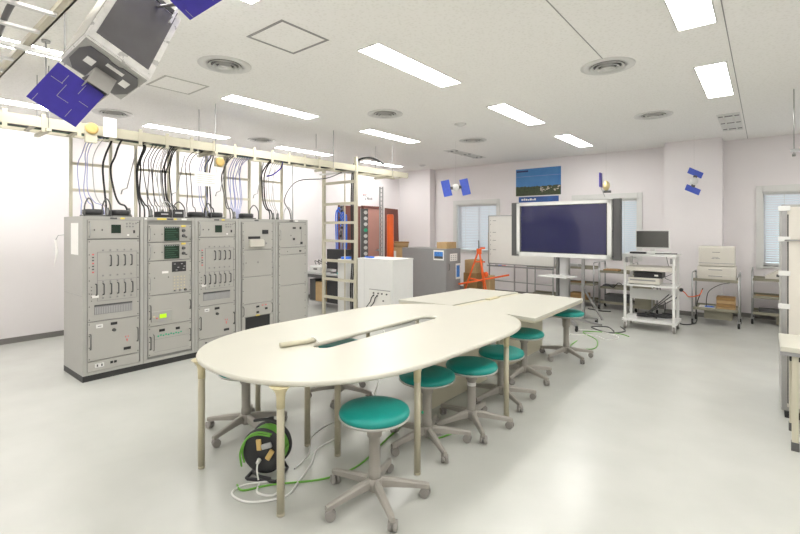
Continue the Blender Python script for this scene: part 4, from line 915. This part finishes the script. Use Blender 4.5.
for k, (x_, m) in enumerate(((.18, 'black'), (.26, 'blue'), (.34, 'red'))):
    p = (-4.62+x_, 8.66-.07*x_, .758); tag(MB().cyl((p[0], p[1]-.0, p[2]+.007), (p[0]+.09, p[1]-.006, p[2]+.007), .007, n=8).build('marker_pen', m), '%s marker pen on the whiteboard tray' % ('black', 'blue', 'red')[k], 'pen', 'marker pens on the tray')

# posters on the back wall
t = thing('landscape_poster', 'wide photo poster of blue sky over dark trees above the big screen', 'poster', (-3.99, YB-.004, 2.60))
W_, Hh_ = .525, .31
MB().box((-W_, -.003, -Hh_), (W_, .003, Hh_)).build('sheet', mat('poster_sky', (.035, .17, .46), .35, noise=.25, nscale=3, rgb2=(.07, .25, .52)), t)
s = MB(); pts = [(-W_, -Hh_), (W_, -Hh_), (W_, -.10)] + [(W_-2*W_*i/40, -.10+random.uniform(-.012, .012)) for i in range(1, 40)] + [(-W_, -.095)]
bm = s.bm; a = [bm.verts.new((x_, -.0035, z_)) for x_, z_ in pts]; b = [bm.verts.new((x_, -.0045, z_)) for x_, z_ in pts]; bm.faces.new(b)
for i in range(len(pts)): bm.faces.new((a[i], a[(i+1) % len(pts)], b[(i+1) % len(pts)], b[i]))
s.build('tree_line', mat('poster_trees', (.06, .085, .03), .4, noise=.8, nscale=30, rgb2=(.02, .03, .012)), t)
s = MB(); random.seed(11)
for i in range(26):
    x_ = random.uniform(.02, .47); z_ = random.uniform(-.24, -.13)-.0; s.box((x_, -.0055, z_), (x_+random.uniform(.015, .05), -.0046, z_+random.uniform(.008, .03)))
s.build('buildings', mat('poster_buildings', (.65, .58, .48), .5, noise=.2), t)
MB().box((-W_+.02, -.0055, .235), (-W_+.30, -.0031, .275)).build('title_strip', mat('poster_title', (.01, .02, .10), .4), t)
MB().box((-W_, -.0045, .13), (W_, -.0031, .136)).build('fold_line', 'pblue', t)
t = thing('blue_banner', 'narrow blue banner with white lettering under the landscape poster', 'poster', (-3.98, YB-.004, 2.20))
MB().box((-.465, -.003, -.06), (.465, .003, .065)).build('sheet', mat('banner_blue', (.03, .13, .42), .4, noise=.6, nscale=6, rgb2=(.02, .06, .25)), t)
s = MB(); x_ = -.40
for w_, h_ in ((.05, .04), (.03, .05), (.04, .04), (.035, .03), (.05, .045), (.03, .03), (.04, .045)): s.box((x_, -.0045, -.02), (x_+w_, -.0031, -.02+h_)); x_ += w_+.012
s.build('lettering', 'paper', t)

# ------------------------------------------------------------------ left rear corner
t = thing('white_cabinet', 'white box cabinet with a socket panel beside the ladder frame', 'cabinet', (-4.51, 5.36, 0))
MB().box((-.77, 0, .02), (0, .52, 1.03), bev=.006).build('body', 'white', t); MB().box((-.775, -.005, 1.03), (.005, .525, 1.052), bev=.004).build('lid', 'white', t); MB().box((-.75, .02, 0), (-.02, .5, .02)).build('plinth', 'dgrey', t)
MB().box((-.62, -.002, .04), (-.618, 0, 1.03)).build('seam', 'gcab', t)
s = MB().box((-.50, -.006, .28), (-.05, 0, .56)).build('socket_panel', 'wboard', t); MB().box((-.50, -.01, .55), (-.05, -.006, .56)).build('panel_edge', 'mgrey', s)
for x_, z_ in ((-.40, .50), (-.30, .50), (-.22, .50), (-.12, .50), (-.40, .46), (-.32, .46), (-.19, .39)): MB().cyl((x_, -.006, z_), (x_, -.02, z_), .013).build('socket', 'dgrey', s)
for i, x_ in enumerate((-.40, -.32)): tag(MB().tube(spline([(-4.51+x_, 5.34, .46), (-4.51+x_, 5.30, .43), (-4.51+x_-.02, 5.29, .36), (-4.51+x_-.10, 5.30, .28), (-4.51+x_-.14, 5.31, .20), (-4.51+x_-.14, 5.31, .02)]), .008).build('cable', 'black'), ['black cable from the left socket of the white cabinet', 'black cable from the second socket of the white cabinet'][i], 'cable')
tag(MB().box((-5.92, 5.50, 0), (-5.70, 5.70, 1.0), bev=.01).build('white_case', 'white'), 'narrow white upright case behind the ladder frame', 'case')
t = thing('blue_tape_roll', 'bright blue coil lying on the narrow white case', 'coil', (-5.80, 5.60, 1.0)); MB().lathe([(.05, 0), (.095, 0), (.095, .035), (.05, .035)], 20).build('coil', 'blue', t)
tag(MB().tube(spline([(-5.24, 5.50, 1.062), (-5.14, 5.46, 1.066), (-5.04, 5.50, 1.062), (-5.15, 5.53, 1.066)]), .012).build('blue_cloth', 'blue'), 'blue cable piece on the left corner of the white cabinet', 'cable')
t = thing('computer_desk', 'grey-topped desk behind the fifth cabinet carrying a computer', 'desk', (-7.1, 5.7, 0))
MB().box((0, 0, .65), (1.08, .62, .68)).build('top', 'gcab', t)
MB().box((0, .02, .58), (1.08, .6, .65)).build('drawer_unit', 'dgrey', t)
for x_ in (.02, 1.02):
    for y_ in (.02, .56): MB().box((x_, y_, 0), (x_+.04, y_+.04, .58)).build('leg', 'gcab', t)
MB().box((.02, .1, .10), (1.04, .55, .12)).build('lower_shelf', 'gcab', t)
t = thing('black_computer', 'black desktop monitor on the desk behind the ladder frame', 'monitor', (-6.35, 5.95, .68), math.radians(15)); MB().box((-.27, -.03, .08), (.23, .06, .46), bev=.008).build('screen', 'black', t); MB().box((-.06, -.02, .02), (.02, .04, .09)).build('neck', 'black', t); MB().box((-.14, -.10, 0), (.10, .12, .02)).build('base', 'black', t)
MB().box((.0, -.034, .20), (.02, -.03, .215)).build('maker_mark', 'white', t)
t = thing('desktop_printer', 'small pale grey device on the left of the computer desk', 'device', (-6.85, 5.92, .68), 0); MB().box((-.16, -.15, 0), (.16, .15, .12), bev=.01).build('body', 'white', t); MB().box((-.05, -.153, .05), (.06, -.149, .08)).build('slot', 'dgrey', t)
for i in range(3): tag(MB().tube(spline([(-6.98+i*.1, 5.9, .82), (-6.95+i*.1, 5.85, .90+.02*i), (-6.88+i*.1, 5.9, .86), (-6.86+i*.08, 5.95, .83)]), .008).build('cable', 'dgrey'), 'dark cable loop heaped on the small pale device, %s' % ['left one', 'middle one', 'right one'][i], 'cable', 'cable loops on the pale device')
tag(MB().box((-6.20, 5.74, .681), (-6.05, 6.0, .72), bev=.01).build('teal_folder', 'tealc'), 'teal folded cloth on the desk behind the ladder frame', 'cloth')
tag(MB().box((-6.85, 5.78, .121), (-6.62, 6.1, .50), bev=.004).build('cardboard_box', 'card'), 'tall brown cardboard box on the shelf under the computer desk', 'box')
tag(MB().box((-6.52, 5.78, .121), (-6.22, 6.1, .54), bev=.004).build('tower_computer', 'black'), 'black tower computer on the shelf under the computer desk', 'computer')
tag(MB().box((-7.05, 5.80, .121), (-6.88, 6.1, .54), bev=.004).build('dark_case', 'dgrey'), 'dark grey case at the left of the shelf under the computer desk', 'case')
t = thing('blue_cable_post', 'slim steel post draped with bright blue cables in front of a brown board', 'post', (-6.78, 6.42, 0))
MB().box((-.03, -.02, 0), (.03, .02, 2.02)).build('post', 'steel', t); MB().box((-.15, -.15, 0), (.15, .15, .015)).build('base', 'dsteel', t)
for j in range(9): MB().sph((random.uniform(-.03, .05), -.04, 1.98-j*.085), .032, (1, .8, 1), 8).build('connector', 'black' if j % 2 else 'dsteel', t)
for j in range(6):
    s_ = -1 if j < 2 else 1; x_ = s_*(.07+.025*j*(1 if s_ > 0 else 2)); MB().tube(spline([(0, -.05, 1.93-.07*j), (x_*.6, -.06, 1.97-.05*j), (x_, -.06, 1.80), (x_+.01, -.06, 1.3), (x_*.9, -.05, .95), (x_, -.04, .78)]), .012).build('blue_cable', 'blue', t)
t = thing('slotted_post', 'tall perforated steel post left of the orange pole', 'post', (-6.36, 7.17, 0), math.radians(40))
MB().box((-.045, -.01, 0), (-.018, .01, 2.43)).box((.018, -.01, 0), (.045, .01, 2.43)).box((-.012, -.02, 0), (-.004, .02, 2.43)).build('rails', 'gcab', t); MB().box((-.08, -.08, 0), (.08, .08, .015)).build('base', 'dsteel', t)
s = MB(); z_ = .3
while z_ < 2.4: s.bar((-.045, 0, z_), (.045, 0, z_+.05), .014, .012); s.bar((.045, -.012, z_), (-.045, -.012, z_+.05), .014, .012); z_ += .09
s.build('lattice', 'gcab', t)
t = thing('round_holed_rack', 'dark upright panel with a column of round white fittings in front of the door', 'rack', (-6.62, 6.93, 0), math.radians(40))
MB().box((-.075, -.02, 0), (.075, .02, 1.96)).build('panel', 'dsteel', t)
MB().box((-.09, -.03, 0), (-.075, .03, 1.98)).build('edge', 'gcab', t)
for j in range(11): MB().lathe([(.040, -.045), (.040, -.03), (.03, -.02)], 16, (.025, 0, 1.88-j*.125), 'y').build('fitting', 'grn' if j == 3 else 'white', t)
MB().box((-.12, -.12, 0), (.12, .12, .02)).build('base', 'dsteel', t)
t = thing('orange_pole', 'thick upright orange tube behind the white cabinet', 'pole', (-6.02, 7.07, 0)); MB().lathe([(.073, 0.0), (.073, 1.80), (.066, 1.825), (.05, 1.835)], 24).build('tube', 'orange', t)
t = thing('grey_cabinet', 'low grey steel cabinet with papers stuck on it behind the tables', 'cabinet', (-4.93, 7.50, 0))
MB().box((-1.12, 0, .03), (0, .55, 1.13), bev=.004).build('body', 'mgrey', t); MB().box((-1.10, .02, 0), (-.02, .53, .03)).build('plinth', 'dgrey', t)
MB().box((0, .02, .06), (.012, .53, 1.11), bev=.003).build('door', 'mgrey', t); MB().tube([(.012, .08, .70), (.035, .08, .71), (.035, .08, .82), (.012, .08, .83)], .006).build('handle', 'dsteel', t)
for nm_, a, b, m in (('paper_notice', (.013, .13, .88), (.016, .40, 1.03), 'paper'), ('blue_leaflet', (.013, .34, .50), (.016, .52, .82), 'paper')): MB().box(a, b).build(nm_, m, t)
MB().box((.016, .37, .54), (.018, .49, .78)).build('leaflet_print', 'bluep', t)
s = MB()
for j in range(3):
    for q in range(3): s.box((.016, .16+q*.08, .90+j*.04), (.018, .20+q*.08, .92+j*.04))
s.build('notice_print', 'gcab', t)
MB().box((-.30, -.004, .90), (-.05, 0, 1.10)).build('photo_sheet', 'paper', t); MB().box((-.28, -.006, .93), (-.07, -.004, 1.07)).build('photo_print', 'bluep', t); MB().box((-.28, -.007, .93), (-.07, -.006, .98)).build('photo_foreground', 'dgrey', t)
tag(MB().box((-5.22, 7.60, 1.13), (-4.97, 7.95, 1.26), bev=.004).build('cardboard_box', 'card'), 'cardboard box on the right top of the low grey cabinet', 'box')
t = thing('round_basket', 'round brown tub on the stack left of the grey cabinet', 'tub', (-6.0, 7.80, 1.12)); MB().lathe([(.15, .003), (.17, .12), (.16, .12), (.14, .02)], 24).build('tub', 'card', t); MB().lathe([(.172, .10), (.176, .105), (.176, .125), (.172, .128)], 24).build('rim', 'cardd', t)
t = thing('cardboard_box', 'tall stack-like cardboard box behind the white cabinet left of the grey cabinet', 'box', (-6.26, 7.55, 0)); MB().box((-.17, 0, 0), (.17, .35, 1.12), bev=.004).build('body', 'card', t); MB().box((-.12, -.002, .9), (.0, 0, 1.05)).build('label', 'paper', t)
t = bpy.data.objects['round_basket']; t.location = (-6.25, 7.72, 1.12)
# orange frame
t = thing('orange_tripod', 'orange steel A-frame stand with a long arm in front of the left window', 'stand', (-4.52, 8.10, 0), math.radians(32))
for nm_, a, b, r_ in (('leg', (0, 0, 1.12), (-.38, .10, 0), .019), ('leg', (0, 0, 1.12), (.14, .08, 0), .016), ('leg', (0, 0, 1.12), (.18, -.25, 0), .016), ('arm', (-.42, -.02, .40), (.60, .0, .60), .019), ('brace', (-.20, .06, .52), (.10, .13, .45), .018), ('brace', (-.10, 0, .86), (.12, 0, .86), .014)):
    MB().cyl(a, b, r_, n=10).build(nm_, 'orange', t)
MB().cyl((0, 0, 1.08), (-.01, 0, 1.30), .012, n=8).build('mast', 'dsteel', t); MB().box((-.05, -.04, 1.02), (.05, .04, 1.13), bev=.008).build('head', 'orange', t); MB().sph((.14, .0, .60), .05, (1, 1, 1.2), 10).build('joint', 'orange', t); MB().box((.02, -.03, 1.12), (.12, .0, 1.16)).build('lever', 'orange', t)
for i, (a, b, l) in enumerate((((-5.10, 8.45, 0), (-4.76, 8.80, .58), 'brown cardboard box behind the orange stand, left one'), ((-4.58, 8.36, 0), (-4.42, 8.60, .55), 'brown cardboard box behind the orange stand, right one'), ((-5.08, 8.47, .58), (-4.80, 8.78, .86), 'brown cardboard box stacked behind the orange stand, upper one'))):
    tag(MB().box(a, b, bev=.004).build('cardboard_box', 'card' if i != 0 else 'cardd'), l, 'box')

# ------------------------------------------------------------------ right edge: tall cabinet and table
t = thing('tall_cabinet', 'tall cream equipment cabinet with latch clips at the right edge', 'cabinet', (.105, 4.83, 0))
MB().box((0, .03, .05), (.9, .75, 1.74)).build('body', 'rack', t); MB().box((.035, 0, .09), (.9, .03, 1.72), bev=.003).build('front_door', 'printer', t); MB().box((.02, .004, 0), (.9, .74, .05)).build('plinth', 'rub', t)
MB().box((.0, .005, .07), (.034, .03, 1.74)).build('hinge_strip', 'steel', t); MB().box((.036, -.003, .12), (.044, 0, 1.66)).build('door_gap', 'dgrey', t)
for z_ in (.89, 1.16, 1.44, 1.69): MB().box((-.02, -.012, z_), (.055, .012, z_+.04), bev=.003).build('latch_clip', 'white', t)
for z_ in (.8, 1.0, 1.15, 1.30, 1.5, 1.62): MB().cyl((.16, 0, z_), (.16, -.005, z_), .008, n=8).build('screw', 'mgrey', t)
MB().tube([(.02, -.014, 1.45), (.14, -.02, 1.45)], .006).build('latch_rod', 'steel', t); MB().box((.13, -.04, 1.40), (.18, 0, 1.48), bev=.005).build('handle', 'black', t)
t = thing('side_table', 'white-topped table with a cream leg at the right edge', 'table', (.083, 4.12, 0))
MB().box((0, 0, .685), (1.3, .52, .72), bev=.004).build('table_top', 'top', t); MB().box((0, -.002, .66), (1.3, .52, .685)).build('edge_band', 'mgrey', t)
for x_ in (.08, 1.2):
    for y_ in (.04, .44):
        l_ = MB().box((x_-.018, y_-.018, .05), (x_+.018, y_+.018, .66)).build('leg', 'cream', t); MB().box((x_-.022, y_-.022, 0), (x_+.022, y_+.022, .06)).build('foot', 'dgrey', l_)
MB().box((.05, .03, .62), (.11, .09, .66)).build('corner_block', 'rub', t)
